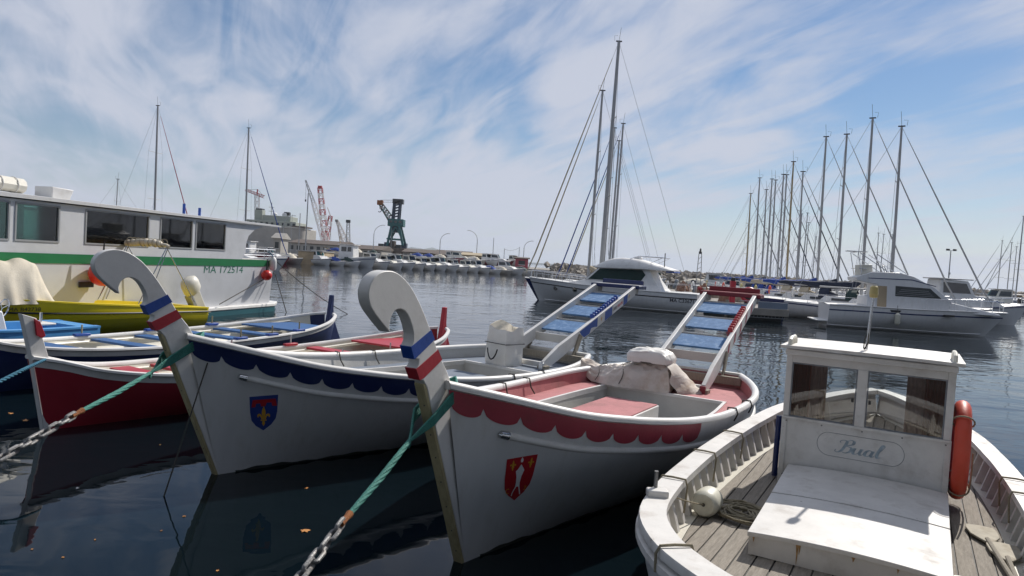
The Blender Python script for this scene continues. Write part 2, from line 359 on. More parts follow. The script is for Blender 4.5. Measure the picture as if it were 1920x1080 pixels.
def text_geo(txt, size=1.0, shear=0.0, bold=0.0):
    cu = bpy.data.curves.new('t', 'FONT'); cu.body = txt; cu.size = size; cu.shear = shear; cu.offset = bold; cu.resolution_u = 3
    o = bpy.data.objects.new('t', cu); COL.objects.link(o); bpy.context.view_layer.update()
    me = o.evaluated_get(bpy.context.evaluated_depsgraph_get()).to_mesh()
    vs_ = [v.co.copy() for v in me.vertices]; fs = [tuple(p.vertices) for p in me.polygons]
    o.to_mesh_clear(); bpy.data.objects.remove(o); bpy.data.curves.remove(cu)
    x0 = min(v.x for v in vs_); x1 = max(v.x for v in vs_)
    return [Vector((v.x-x0, v.y, 0)) for v in vs_], fs, x1-x0
def text_part(name, txt, fn, size, width, mat, parent, shear=0.0, bold=0.0, inv=None):
    vs_, fs, w = text_geo(txt, size, shear, bold); k = width/w; mb = MB()
    mb.add([fn(v.x*k, v.y) for v in vs_], fs)
    return mb.build(name, mat, parent, smooth=False, inv=inv)
# ------------------------------------------------------------------ hulls: y aft from the stem foot, x to the side, z up
class Hull:
    def __init__(s, L, bt, zt, zk, rake, nt, b0=.05):
        s.L, s.bt, s.zt, s.zk, s.rake, s.nt, s.b0 = L, bt, zt, zk, rake, nt, b0
    def zg(s, y): return sinterp(y, *s.zt)
    def b(s, y): return max(s.b0, sinterp(y, *s.bt))
    def n(s, y): return interp(y, *s.nt)
    def y0(s, y, z):           # stem rake shifts the forward stations
        t = max(0., 1-max(0, y+s.rake)/(s.L*.55)); zb = s.zt[1][0]
        return y + s.rake*(1-z/zb)*t**2
    def P(s, y, v, side=1, inset=0.0):     # y is the gunwale station, v runs gunwale (0) to keel (1)
        zg = s.zg(y); z = zg+(s.zk-zg)*v; b = s.b(y); n = s.n(y)
        x = s.b0*.5+(b-s.b0*.5)*(1-v**n); x = max(0, x-inset)
        return Vector((side*x, s.y0(y, z), z))
    def N(s, y, v, side=1):
        e = .01; a = s.P(y+e, v, side)-s.P(y-e, v, side); c = s.P(y, min(1, v+e), side)-s.P(y, max(0, v-e), side)
        nn = a.cross(c); nn.normalize()
        if nn.x*side < 0: nn = -nn
        return nn
    def Z(s, y, z, side=1, off=0.0):       # surface point at station y and height z, pushed out by off
        zg = s.zg(y); v = min(1, max(0, (zg-z)/(zg-s.zk))); return s.P(y, v, side)+s.N(y, v, side)*off
    def stations(s, n): return [-s.rake+(s.L+s.rake)*(i/n) for i in range(n+1)]
    def shell(s, mb, ns=44, nv=12, v0=0.0, v1=1.0, inset=0.0, transom=True):
        st = s.stations(ns)
        for side in (1, -1): mb.grid([[s.P(y, lerp(v0, v1, (k/nv)), side, inset) for k in range(nv+1)] for y in st])
        if transom:
            y = st[-1]; mb.grid([[s.P(y, lerp(v0, v1, (k/nv)), -1, inset) for k in range(nv+1)], [s.P(y, lerp(v0, v1, (k/nv)), 1, inset) for k in range(nv+1)]])
        return mb
    def rail(s, mb, prof, ns=60, y0=None, y1=None, zoff=0.0, v=0.0, sides=(1, -1)):
        # profile (out, up) swept along the sheer
        y0 = -s.rake if y0 is None else y0; y1 = s.L if y1 is None else y1
        for side in sides:
            rows = []
            for i in range(ns+1):
                y = lerp(y0, y1, i/ns); p = s.P(y, v, side); e = .02; t = s.P(y+e, v, side)-s.P(y-e, v, side); t.z = 0; t.normalize()
                o = Vector((t.y, -t.x, 0))
                if o.x*side < 0: o = -o
                rows.append([p+o*a+Vector((0, 0, b+zoff)) for a, b in prof])
            mb.grid(rows, True); n = len(prof); N = len(mb.v)
            mb.f += [tuple(range(N-n, N)), tuple(range(N-n*(ns+1), N-n*(ns+1)+n))]; mb.m += [mb.mi]*2
        return mb
def fleur(cx, cy, h):
    # fleur-de-lis out of a few outlines, centre (cx, cy), height h
    out = []
    def tr(pts): return [(cx+x*h, cy+y*h) for x, y in pts]
    out.append(tr([(0,.5),(.09,.3),(.11,.15),(.07,0),(.03,-.16),(-.03,-.16),(-.07,0),(-.11,.15),(-.09,.3)]))
    for s_ in (1, -1):
        q = [(.04,-.14),(.08,.0),(.15,.1),(.25,.14),(.34,.08),(.35,-.02),(.29,-.07),(.27,.0),(.2,.02),(.15,-.05),(.11,-.17)]
        q = [(x*s_, y) for x, y in q]; out.append(tr(q if s_ == 1 else q[::-1]))
    out.append(tr([(-.16,-.17),(.16,-.17),(.16,-.235),(-.16,-.235)]))
    out.append(tr([(-.05,-.24),(.05,-.24),(.09,-.36),(0,-.5),(-.09,-.36)]))
    return out
# ------------------------------------------------------------------ water
mb = MB(); mb.add([(-9000,-400,0),(9000,-400,0),(9000,12000,0),(-9000,12000,0)], [(0,1,2,3)])
tag(mb.build('water', 'water', smooth=False), kind='structure')
M['weed'] = pm('dark_waterline_growth', (.035, .04, .03), .7, .4, 8)
# ================================================================== jousting boats
def proj(p):
    v = Vector(p)-Vector((0, 0, CAM_H)); f = v.y*math.cos(PITCH)-v.z*math.sin(PITCH); u = v.y*math.sin(PITCH)+v.z*math.cos(PITCH)
    c, s = math.cos(ROLL), math.sin(ROLL)
    return 960+FPX*(v.x*c+u*s)/f, 540-FPX*(-v.x*s+u*c)/f
JH = Hull(6.6, ([-.45, -.2, .1, .5, 1.0, 1.6, 2.4, 3.4, 4.6, 5.3, 6.0, 6.6], [.085, .23, .41, .62, .82, 1.02, 1.24, 1.38, 1.40, 1.30, 1.08, .80]),
          ([-.45, 0, .4, .8, 1.3, 1.8, 2.5, 3.3, 4.5, 6.6], [1.60, 1.47, 1.355, 1.255, 1.17, 1.10, 1.03, .985, .97, 1.0]), -.32, .45,
          ([-.45, 1, 3, 6.6], [1.12, 1.45, 2.3, 2.6]), .085)
STEM_OUT = [(-1.13,2.05),(-1.25,2.15),(-1.34,2.24),(-1.37,2.32),(-1.36,2.385),(-1.32,2.44),(-1.25,2.478),(-1.15,2.488),(-1.05,2.46),(-.94,2.39),(-.86,2.31),(-.77,2.2),(-.66,2.04),(-.61,1.965),(-.56,1.88),(-.5,1.8),(-.41,1.69),(-.345,1.58)]
STEM_IN = [(-.715,1.66),(-.76,1.672),(-.81,1.755),(-.785,1.795),(-.785,1.83),(-.84,1.838),(-.885,1.928),(-.862,1.97),(-.865,2.03),(-.90,2.11),(-.95,2.178),(-1.01,2.212),(-1.07,2.212),(-1.105,2.19),(-1.13,2.15),(-1.14,2.11)]
def jousting_boat(name, label, px, py, th, C, crest, crest_px):
    O = atz(px, py, 0); th = R(th); H = JH
    root = thing(name, label, 'boat', (O.x, O.y, 0), -th, 'white jousting boats with crook-shaped stem heads'); iv = winv(root)
    def hull_at(tx, ty):
        best = None
        for i in range(120):
            y = lerp(-.4, 3.5, i/119)
            for k in range(60):
                v = k/60; q = root_m @ H.P(y, v, 1); a, b = proj(q); e = (a-tx)**2+(b-ty)**2
                if best is None or e < best[0]: best = (e, y, q.z)
        return best[1:]
    root_m = Matrix.Translation((O.x, O.y, 0)) @ Matrix.Rotation(-th, 4, 'Z')
    mb = H.shell(MB(), 130, 16); mb.build('hull', 'hull_white', root, angle=60)
    for s_ in (1, -1): MB().grid([[H.Z(y, -.06, s_, .004), H.Z(y, .03+.012*math.sin(y*5)+.008*math.sin(y*17), s_, .004)] for y in [lerp(-.2, 6.55, i/90) for i in range(91)]]).build('waterline_stain', 'weed', root, angle=60)
    mb = MB(); H.rail(mb, [(-.055,-.012),(-.045,.022),(-.015,.036),(.02,.034),(.042,.012),(.042,-.022),(.012,-.036),(-.045,-.034)], 70)
    mb.beam(H.P(6.6, 0, -1)+Vector((0,.01,0)), H.P(6.6, 0, 1)+Vector((0,.01,0)), .09, .07); mb.build('gunwale', 'white', root, angle=50)
    # half round rub rail below the band, with a steel nose
    ry = [lerp(-.02, 6.4, (i/60)) for i in range(61)]
    dr = lambda y: interp(y, [-.1, .6, 2, 4, 6.6], [.33, .325, .30, .27, .24])
    for side in (1, -1):
        mb = MB(); mb.tube([H.Z(y, H.zg(y)-dr(y), side, .006) for y in ry], .034, 10); rr = mb.build('rub_rail', 'white', root)
        mb = MB(); mb.tube([H.Z(y, H.zg(y)-dr(y), side, .007) for y in (-.055, -.04, 0.0, .03)], [.014, .034, .039, .039], 10)
        mb.build('rail_nose', 'steel', rr)
    # scalloped band painted under the gunwale
    lobes = 9; a0, a1 = -.445, 2.62
    edges = [a0+(a1-a0)*((i/lobes)**1.12) for i in range(lobes+1)]
    for side in (1, -1):
        rows = []; mb = MB()
        for i in range(lobes):
            for k in range(12):
                t = k/12; y = lerp(edges[i], edges[i+1], t); q = 2*t-1
                d = .14+.10*math.sqrt(max(0, 1-q*q))**.9
                rows.append([H.Z(y, H.zg(y)-.03-(d-.03)*j/6, side, .005) for j in range(7)])
        y = edges[-1]; rows.append([H.Z(y, H.zg(y)-.03-.09*j/6, side, .005) for j in range(7)])
        mb.grid(rows); mb.build('scalloped_band', C['band'], root, angle=60)
    # stem board with its crook
    T = .052
    def smooth(pts, n=4):
        ts = [0.0]
        for a_, b_ in zip(pts, pts[1:]): ts.append(ts[-1]+math.hypot(b_[0]-a_[0], b_[1]-a_[1]))
        q = []
        for i in range(len(pts)-1):
            for j in range(n): t_ = lerp(ts[i], ts[i+1], j/n); q.append((sinterp(t_, ts, [p[0] for p in pts]), sinterp(t_, ts, [p[1] for p in pts])))
        return q+[pts[-1]]
    F = lambda z: .0-.415*z                                  # front edge line of the stem
    poly = smooth(STEM_OUT)+[(-.31, 1.50), (F(1.2)+.30, 1.2), (F(-.3)+.26, -.3), (F(-.3), -.3), (F(1.6), 1.6)]+STEM_IN[:7]+smooth(STEM_IN[7:])
    mb = MB(); mb.prism([(-T, y, z) for y, z in poly], (2*T, 0, 0)); sp = mb.build('stem_post', 'white', root, angle=35, bevel=.006)
    def band(nm, pts, mat):
        m_ = MB(); m_.prism([(-T-.004, y, z) for y, z in pts], (2*T+.008, 0, 0)); m_.build(nm, mat, sp, smooth=False)
    band('blue_band', [(-.889, 1.93), (-.843, 1.834), (-.785, 1.866), (-.606, 1.968), (-.658, 2.045)], 'blue')
    band('red_band', [(-.815, 1.757), (-.763, 1.668), (-.715, 1.68), (-.496, 1.80), (-.556, 1.885)], 'redpaint')
    mb = MB(); mb.hexa([(-T+.006, F(-.3)-.03, -.3), (T-.006, F(-.3)-.03, -.3), (T-.006, F(-.3)+.02, -.3), (-T+.006, F(-.3)+.02, -.3),
                        (-T+.006, F(1.63)-.03, 1.63), (T-.006, F(1.63)-.03, 1.63), (T-.006, F(1.63)+.02, 1.63), (-T+.006, F(1.63)+.02, 1.63)])
    cw = mb.build('cutwater', 'rawwood', sp, bevel=.004)
    for z in (1.45, 1.2, 1.0, .78, .55, .32, .12): MB().lathe([(.0, -.002), (.006, -.002), (.006, .004)], (.01, F(z)-.032, z), 8, 'Y').build('nail', 'black', cw)
    # inside: bulwark, decks round an open well
    zd = lambda y: H.zg(y)-interp(y, [-.4, 1, 3, 6.6], [.16, .2, .2, .2])
    ib = lambda y, dz=0: max(.02, H.Z(y, H.zg(y)-dz, 1).x-.035)
    mb = MB(); st = [lerp(-.36, 6.56, i/50) for i in range(51)]
    for side in (1, -1): mb.grid([[(side*ib(y), H.y0(y, H.zg(y)), H.zg(y)+.0), (side*ib(y, .1), H.y0(y, H.zg(y)-.1), H.zg(y)-.1), (side*ib(y, .24), H.y0(y, H.zg(y)-.24), H.zg(y)-.24)] for y in st])
    mb.grid([[(-ib(6.56), 6.56, H.zg(6.56)), (-ib(6.56), 6.56, H.zg(6.56)-.24)], [(ib(6.56), 6.56, H.zg(6.56)), (ib(6.56), 6.56, H.zg(6.56)-.24)]])
    mb.build('bulwark', C['bulwark'], root, angle=60)
    W0, W1 = 1.45, 5.15
    wc = lambda y: max(.0, sinterp(y, [W0, 1.8, 2.4, 3.2, 4.2, W1], [.40, .62, .84, .95, .97, .90]))
    fl = lambda y: .38
    mb = MB(); mb.grid([[(-ib(y, .2), H.y0(y, zd(y)), zd(y)), (0, H.y0(y, zd(y)), zd(y)+.012), (ib(y, .2), H.y0(y, zd(y)), zd(y))] for y in [lerp(-.3, W0, i/10) for i in range(11)]])
    mb.grid([[(-ib(y, .2), y, zd(y)), (0, y, zd(y)+.012), (ib(y, .2), y, zd(y))] for y in [lerp(W1, 6.55, i/10) for i in range(11)]])
    ys = [lerp(W0, W1, i/24) for i in range(25)]
    for side in (1, -1): mb.grid([[(side*wc(y), y, zd(y)), (side*lerp(wc(y), ib(y, .2), .5), y, zd(y)+.006), (side*ib(y, .2), y, zd(y))] for y in ys])
    mb.build('deck', C['deck'], root, angle=60)
    mb = MB()
    for side in (1, -1):
        mb.grid([[(side*wc(y), y, zd(y)+.001), (side*(wc(y)-.01), y, fl(y))] for y in ys])
    for y in (W0, W1): mb.grid([[(-wc(y), y, zd(y)), (-wc(y), y, fl(y))], [(wc(y), y, zd(y)), (wc(y), y, fl(y))]])
    mb.grid([[(-wc(y), y, fl(y)), (wc(y), y, fl(y))] for y in ys]); mb.build('well_lining', 'greyint', root, angle=50)
    mb = MB()
    for side in (1, -1): mb.grid([[(side*(wc(y)+o), y, zd(y)+u) for o, u in ((.035, -.01), (.035, .022), (-.008, .022), (-.008, -.05))] for y in ys], True)
    for y, s_ in ((W0, -1), (W1, 1)): mb.box((0, y+s_*.012, zd(y)+.003), (2*wc(y)+.07, .045, .04))
    mb.build('coaming', 'white', root, angle=40)
    # low box amidships with a painted lid
    bx = MB(); bx.box((-.25, 3.92, .56), (.80, 1.3, .30)); b_ = bx.build('centre_box', 'white', root, bevel=.008)
    bx = MB(); bx.box((-.25, 3.92, .718), (.76, 1.26, .012)); bx.build('lid', C['deck'], b_, smooth=False)
    # ladder over the stern
    lad = part_root('ladder', root); hw = .47
    A = (5.62, .86); B = (8.62, 2.10)
    sl = (B[1]-A[1])/(B[0]-A[0]); zl = lambda y: A[1]+(y-A[0])*sl
    for side in (1, -1):
        m_ = MB(); x0, x1 = side*(hw-.035), side*(hw+.035)
        prof = [(5.62, zl(5.62)-.10), (5.62, zl(5.62)+.06), (6.05, zl(6.05)+.13), (6.9, zl(6.9)+.115), (8.75, zl(8.75)+.10), (8.85, zl(8.85)+.02), (8.75, zl(8.75)-.09), (6.9, zl(6.9)-.115), (6.05, zl(6.05)-.13)]
        m_.prism([(x0, y, z) for y, z in prof], (x1-x0, 0, 0)); rl = m_.build('rail', 'white', lad, bevel=.008)
        m_ = MB(); m_.box((side*hw, 5.60, zl(5.62)-.03), (.085, .06, .15)); m_.build('end_shoe', 'maroon' if C['deck'] == 'pink' else 'steel', rl, bevel=.006)
        if side == 1: main = rl
        # steel props between the stern rail and the ladder
        m_ = MB(); m_.beam((side*(hw+.06), 6.50, .93), (side*(hw+.055), 6.72, zl(6.72)+.02), .03, .10, (0, 1, 0)); m_.build('prop', 'greywood', lad)
        m_ = MB(); m_.box((side*hw, 5.66, .80), (.16, .16, .10)); m_.build('foot_block', 'greywood', lad, bevel=.008)
    m_ = MB(); m_.box((0, 6.44, .92), (1.7, .09, .13)); m_.build('stern_beam', 'greywood', lad, bevel=.008)
    m_ = MB(); m_.box((0, 5.68, .86), (2*hw-.08, .06, .09)); m_.build('cross_bar', 'white', lad, bevel=.006)
    m_ = MB(); m_.box((0, 6.65, zl(6.65)-.06), (2*hw-.075, .035, .15)); m_.build('cross_bar', 'greyint', lad, bevel=.006)
    for y in (7.05, 7.72, 8.36):
        m_ = MB(); w = .50; Mx = Matrix.Rotation(math.atan(sl)*.8, 4, 'X')
        m_.box((0, y, zl(y)-.02), (2*hw-.072, w, .035), M4=Mx); tr_ = m_.build('tread', 'bluetread', lad, bevel=.004)
        m_ = MB(); m_.box((0, y+w/2+.02, zl(y)+.04), (2*hw-.076, .02, .12)); m_.build('riser', 'greyint', tr_, smooth=False)
    # blue or red ribbed grip on the inner face of the near rail
    for k in range(11):
        y = 7.25+k*.085; m_ = MB(); m_.box((hw-.045, y, zl(y)+.135), (.085, .06, .085)); m_.build('grip_block', C['grip'], lad, bevel=.012)
    m_ = MB(); m_.box((0, 8.93, 2.235), (1.16, .34, .075)); pl = m_.build('platform', C['plat'], lad, bevel=.01)
    m_ = MB(); m_.box((0, 8.93, 2.277), (1.08, .28, .012)); m_.build('platform_tread', C['plat_top'], pl, smooth=False)
    m_ = MB(); m_.box((0, 9.12, 2.32), (.98, .05, .11)); m_.build('heel_board', C['plat'], pl, bevel=.008)
    for s_ in (-1, 1): MB().box((s_*hw*.93, 8.86, 2.15), (.06, .2, .12)).build('bracket', 'greyint', pl)
    # painted panels on the outside of the near rail
    ox = hw+.037
    if C['deck'] == 'pink':
        for k in range(5):
            ya = 6.8+k*.38; m_ = MB(); patch(m_, [(ya, -.09), (ya+.05, .09), (ya+.17, .09), (ya+.12, -.09)], lambda y, d: (ox, y, zl(y)+d*.85), .2); m_.build('red_stripe', 'redband', main, smooth=False)
    else:
        segs = [('blue_panel', 6.95, 7.32, 'blue'), ('blue_panel', 7.58, 7.85, 'blue'), ('blue_panel', 8.28, 8.44, 'blue')]
        for nm, ya, yb, mt in segs:
            m_ = MB()
            if ya < 7: pts = [(ya-.25, .09), (yb, .09), (yb, -.09), (yb-.10, -.05), (ya+.15, -.02), (ya+.1, -.10), (ya-.08, -.09), (ya-.18, .0)]
            else: pts = [(ya, -.095), (yb, -.095), (yb, .08), (ya, .08)]
            patch(m_, pts, lambda y, d: (ox, y, zl(y)+d*1.0), .3); m_.build(nm, mt, main, smooth=False)
        for ya in (7.46, 8.50):
            m_ = MB()
            for f_ in fleur(ya, 0.0, .10): patch(m_, f_, lambda y, d: (ox, y, zl(y)+d), .3)
            m_.build('small_fleur', 'gold', main, smooth=False)
        m_ = MB(); patch(m_, [(7.88, -.09), (8.26, -.09), (8.26, .075), (7.88, .075)], lambda y, d: (ox, y, zl(y)+d), .5); m_.build('sponsor_panel', 'crestwhite', main, smooth=False)
        ft = lambda a, b: (ox+.002, 7.895+a, zl(7.895+a)-.035+b)
        text_part('lettering', 'Inter', ft, .115, .14, 'textdark', main, bold=.002)
        text_part('lettering', 'marché', lambda a, b: (ox+.002, 8.045+a, zl(8.045+a)-.035+b), .115, .20, 'textred', main, bold=.002)
    # the crest on the bow
    cy, cz = hull_at(*crest_px); w, h = .36, .42
    def fn(off):
        return lambda a, b: H.Z(cy+a*.82, cz+b, 1, off)
    sh = [(-w/2, h*.45), (w/2, h*.5), (w*.5, 0), (w*.46, -h*.2), (w*.3, -h*.38), (0, -h*.55), (-w*.3, -h*.4), (-w*.46, -h*.24), (-w*.5, -.0)]
    m_ = MB(); patch(m_, sh, fn(.004), .04); cr = m_.build('crest', 'crestblue' if crest == 'blue' else 'crestred', root, angle=80)
    def mark(nm, polys, mt, off=.007):
        m_ = MB()
        for p in polys: patch(m_, p, fn(off), .04)
        m_.build(nm, mt, cr, angle=80)
    if crest == 'blue':
        mark('gold_fleur', fleur(0, -.05, .25), 'gold')
        mark('red_label', [[(-.14, .15), (.15, .165), (.17, .075), (.11, .075), (.10, .12), (.035, .115), (.025, .075), (-.035, .07), (-.045, .11), (-.10, .105), (-.11, .065), (-.16, .06)]], 'crestred')
    else:
        mark('gold_fleur', fleur(-.10, .125, .105)+fleur(.115, .135, .105), 'gold')
        mark('white_figure', [[(0, .13), (.035, .09), (.05, .07), (.028, .01), (.022, -.05), (.028, -.09), (-.03, -.09), (-.028, -.05), (-.036, .01), (-.055, .065), (-.03, .085)],
                              [(.0, .2), (.018, .17), (.012, .148), (-.01, .148), (-.016, .17)],
                              [(-.03, -.09), (-.015, -.09), (-.05, -.15), (-.055, -.18), (-.068, -.175), (-.062, -.145)], [(.012, -.09), (.028, -.09), (.05, -.14), (.062, -.17), (.048, -.175), (.037, -.145)]], 'crestwhite')
        m_ = MB(); vs_, fs, ww = text_geo('C', .075); m_.add([fn(.007)(-.15+v.x, -.15+v.y) for v in vs_], fs)
        vs_, fs, ww = text_geo('Z', .06); m_.add([fn(.007)(.09+v.x, -.135+v.y) for v in vs_], fs); m_.build('gold_letters', 'gold', cr, smooth=False)
    # lashings over the gunwale and small deck rope
    def over(y, side, nm='lashing'):
        m_ = MB(); z = H.zg(y)
        pts = [H.Z(y, z-.11, side, .02), H.Z(y, z-.02, side, .055), H.Z(y, z, side, .03)+Vector((0, 0, .045)), Vector((side*(ib(y)-.03), y, z+.04)), Vector((side*(ib(y)-.05), y+.02, z-.08)), Vector((side*(ib(y)-.10), y+.05, z-.17))]
        m_.tube(pts, .010, 6); m_.build(nm, 'darkrope', root)
    for y, s_ in ((2.6, -1), (3.4, -1), (3.6, 1), (4.3, 1)): over(y, s_)
    return root
red = jousting_boat('jousting_boat', 'white jousting boat with red scalloped band and red crest, nearest of the two', 862, 1052, 31,
    dict(band='redband', bulwark='pink', deck='pink', grip='redpaint', plat='maroon', plat_top='pink'), 'red', (975, 897))
blu = jousting_boat('jousting_boat', 'white jousting boat with navy scalloped band and blue fleur-de-lis crest', 405, 888, 38,
    dict(band='navy', bulwark='greyint', deck='greydeck', grip='blue', plat='navy', plat_top='white'), 'blue', (497, 771))
# ================================================================== rowing boats
RH = Hull(8.7, ([-.25, 0, .5, 1.2, 2.2, 3.4, 5.2, 6.6, 7.8, 8.5, 8.7], [.05, .14, .34, .57, .78, .88, .9, .84, .60, .30, .12]),
          ([-.25, .1, .5, 1.2, 2.5, 4, 6, 7.5, 8.7], [1.0, .92, .79, .69, .63, .62, .66, .76, .93]), -.25, .2, ([-.25, 1, 4, 8.7], [1.2, 1.6, 2.6, 1.4]), .07)
def rowing_boat(label, O, th, C, thwarts, pins, bow_post, stern_post, roll=0):
    H = RH; root = thing('rowing_boat', label, 'rowing boat', (O[0], O[1], 0), -R(th), 'long rowing boats moored on the left'); root.scale = (roll or 1, 1, 1)
    H.shell(MB(), 50, 10, transom=False).build('hull', C['hull'], root, angle=60)
    MB().grid([[H.Z(y, H.zg(y)-.02-.10*j/3, 1, .006) for j in range(4)] for y in H.stations(50)]).build('top_strake', C['strake'], root, angle=60)
    MB().grid([[H.Z(y, H.zg(y)-.02-.10*j/3, -1, .006) for j in range(4)] for y in H.stations(50)]).build('top_strake', C['strake'], root, angle=60)
    for s_ in (1, -1): H.rail(MB(), [(-.045,-.005),(-.03,.025),(.0,.03),(.03,.018),(.036,-.012),(.02,-.03),(-.04,-.03)], 60, sides=(s_,)).build('gunwale', 'white', root, angle=50)
    for s_ in (1, -1):
        MB().tube([H.P(y, .0, s_)+Vector((-s_*.075, 0, -.09)) for y in [lerp(.6, 7.9, i/40) for i in range(41)]], .022, 6).build('inner_stringer', 'cream', root)
    mb = MB(); ys = [lerp(.55, 8.4, i/50) for i in range(51)]
    ix = lambda y, v: max(.015, H.P(y, v).x-.03)
    vf = lambda y: min(.85, (H.zg(y)-.22)/(H.zg(y)-H.zk))
    rows = []
    for y in ys:
        q = [(0, .0), (0, .0)]
        rows.append([(-ix(y, vf(y)*k/5), H.y0(y, H.zg(y)), H.zg(y)+(.22-H.zg(y))*k/5) for k in range(6)]+[(ix(y, vf(y)*k/5), H.y0(y, H.zg(y)), H.zg(y)+(.22-H.zg(y))*k/5) for k in range(5, -1, -1)])
    mb.grid(rows); mb.build('inner_hull', C['inner'], root, angle=50)
    for y in thwarts:
        w = ix(y, .3); mb = MB(); mb.box((0, y, H.zg(y)-.06), (2*w+.02, .30, .045)); mb.build('thwart', C['seat'], root, bevel=.008)
    ya, yb = 6.55, 7.9; mb = MB(); n = 8
    poly = [(-ix(lerp(ya, yb, i/n), .3), lerp(ya, yb, i/n), H.zg(7)-.07) for i in range(n+1)]+[(ix(lerp(ya, yb, i/n), .3), lerp(ya, yb, i/n), H.zg(7)-.07) for i in range(n, -1, -1)]
    mb.prism(poly, (0, 0, .04)); mb.build('stern_seat', C['seat'], root)
    for y, s_ in pins:
        p = H.P(y, 0, s_); mb = MB(); mb.box((p.x-s_*.02, y, p.z+.045), (.09, .30, .05)); bl = mb.build('pin_block', C['block'], root, bevel=.008)
        MB().tube([(p.x-s_*.02, y, p.z+.04), (p.x-s_*.02, y, p.z+.24)], .014, 8).build('thole_pin', C['pin'], bl)
    # bow post
    mb = MB(); f = [(-.33, 1.56), (-.16, 1.50), (.02, .92), (.2, -.25), (.02, -.25), (-.19, .95)]
    mb.prism([(-.05, y, z) for y, z in f], (.10, 0, 0)); bp_ = mb.build('bow_post', 'white' if bow_post else C['hull'], root, bevel=.006)
    if bow_post:
        MB().prism([(.052, -.20, 1.50), (.052, -.13, 1.46), (.052, -.06, 1.27), (.052, -.10, 1.24), (.052, -.17, 1.28)], (.03, 0, 0)).build('red_cleat', 'redpaint', bp_, bevel=.006)
    mb = MB(); g = [(8.66, .95), (8.72, 1.42), (8.80, 1.43), (8.80, 1.05), (8.86, .75), (9.05, .38), (9.25, .05), (9.3, -.25), (8.3, -.25), (8.55, .4)]
    mb.prism([(-.045, y, z) for y, z in g], (.09, 0, 0)); mb.build('stern_post', stern_post, root, bevel=.006)
    return root
rowing_boat('long rowing boat with dark red hull and red benches moored beside the jousting boats', (-6.10, 9.13), 31,
    dict(hull='rowred', strake='white', inner='cream', seat='redpaint', block='redpaint', pin='steel'), (1.3, 2.05, 3.3, 4.3, 5.5),
    [(3.0, -1), (3.6, -1), (4.4, 1), (5.7, 1), (5.0, -1)], True, 'redpaint', 1.15)
rowing_boat('long rowing boat with navy hull and blue benches, second from the ferry side', (-8.55, 10.75), 25,
    dict(hull='navy', strake='white', inner='cream', seat='steelblue', block='blue', pin='rawwood'), (1.6, 2.9, 3.9, 5.0, 5.9),
    [(2.6, -1), (4.2, -1), (4.6, 1), (5.5, 1), (6.4, 1), (5.8, -1)], False, 'navy', 1.25)
# ================================================================== small wooden fishing boat in the foreground (y towards the camera, origin at the cabin front)
PO = Vector((3.47, 6.67, 0)); PA = math.atan2(-.5, .863)       # local x to the right, local y away from the camera
pt = thing('fishing_boat', 'old white wooden fishing boat with a small cabin in the right foreground', 'boat', PO, PA)
TB = ([-3.5, -3.25, -2.8, -2.1, -1.2, -.4, .5, 1.2, 2.0, 2.8, 3.4, 3.8, 4.05, 4.15], [.06, .36, .72, 1.07, 1.25, 1.33, 1.37, 1.37, 1.33, 1.20, .92, .58, .26, .06])
TZ = ([-3.5, -2.5, -1, 1, 2.5, 3.4, 4.15], [1.12, .97, .87, .85, .88, .95, 1.03])
pb = lambda t: sinterp(t, *TB); pz = lambda t: sinterp(t, *TZ)
DZ = lambda t: pz(t)-.33
NT = 64; TT = [lerp(-3.5, 4.15, .5-.5*math.cos(PI*i/NT)) for i in range(NT+1)]
def pr_(t, k):        # hull section, k 0 gunwale .. 1 keel
    zg = pz(t); z = zg+(-.45-zg)*k; return pb(t)*(1-k**2.3), z
for s_ in (1, -1):
    MB().grid([[(s_*pr_(t, k/10)[0], -t, pr_(t, k/10)[1]) for k in range(11)] for t in TT]).build('hull', 'hull_white', pt, angle=60)
def off(t, d):          # gunwale line moved inwards by d
    e = .02; dx = pb(t+e)-pb(t-e); L = math.hypot(dx, 2*e); nx, ny = 2*e/L, dx/L
    return max(0.0, pb(t)-d*nx), t+d*ny*(1 if t > 0 else 1)
for s_ in (1, -1):
    rows = []
    for t in TT:
        z = pz(t); x0, t0 = off(t, -.035); x1, t1 = off(t, .155)
        rows.append([(s_*x0, -t0, z-.035), (s_*x0, -t0, z+.012), (s_*(x0*.97+x1*.03), -(t0*.97+t1*.03), z+.022), (s_*x1, -t1, z+.024), (s_*x1, -t1, z-.035)])
    MB().grid(rows, True).build('gunwale_cap', 'white_worn', pt, angle=40)
    rows = []
    for t in TT:
        z = pz(t); x0, t0 = off(t, -.05); x1, t1 = off(t, -.005); rows.append([(s_*x0, -t0, z-.115), (s_*x0, -t0, z-.07), (s_*x1, -t1, z-.06), (s_*x1, -t1, z-.125)])
    MB().grid(rows, True).build('rubbing_strake', 'white_worn', pt, angle=40)
    MB().grid([[(s_*off(t, .03+.05*k/3)[0], -off(t, .03+.05*k/3)[1], pz(t)-.02-.30*k/3) for k in range(4)] for t in TT]).build('bulwark', 'white_worn', pt, angle=60)
    # frames standing proud of the bulwark
    t = -2.9
    while t < 3.85:
        if not (3.4 < t < 3.5):
            z = pz(t); a, ta = off(t, .045); b, tb = off(t, .10); c, tc_ = off(t, .075); d, td = off(t, .19); w = .03
            mb = MB(); mb.hexa([(s_*c, -tc_-w, z-.34), (s_*d, -td-w, z-.34), (s_*d, -td+w, z-.34), (s_*c, -tc_+w, z-.34), (s_*a, -ta-w, z-.03), (s_*b, -tb-w, z-.03), (s_*b, -tb+w, z-.03), (s_*a, -ta+w, z-.03)])
            mb.build('rib', 'white_worn', pt, bevel=.004)
        t += .25
mb = MB(); rows = []
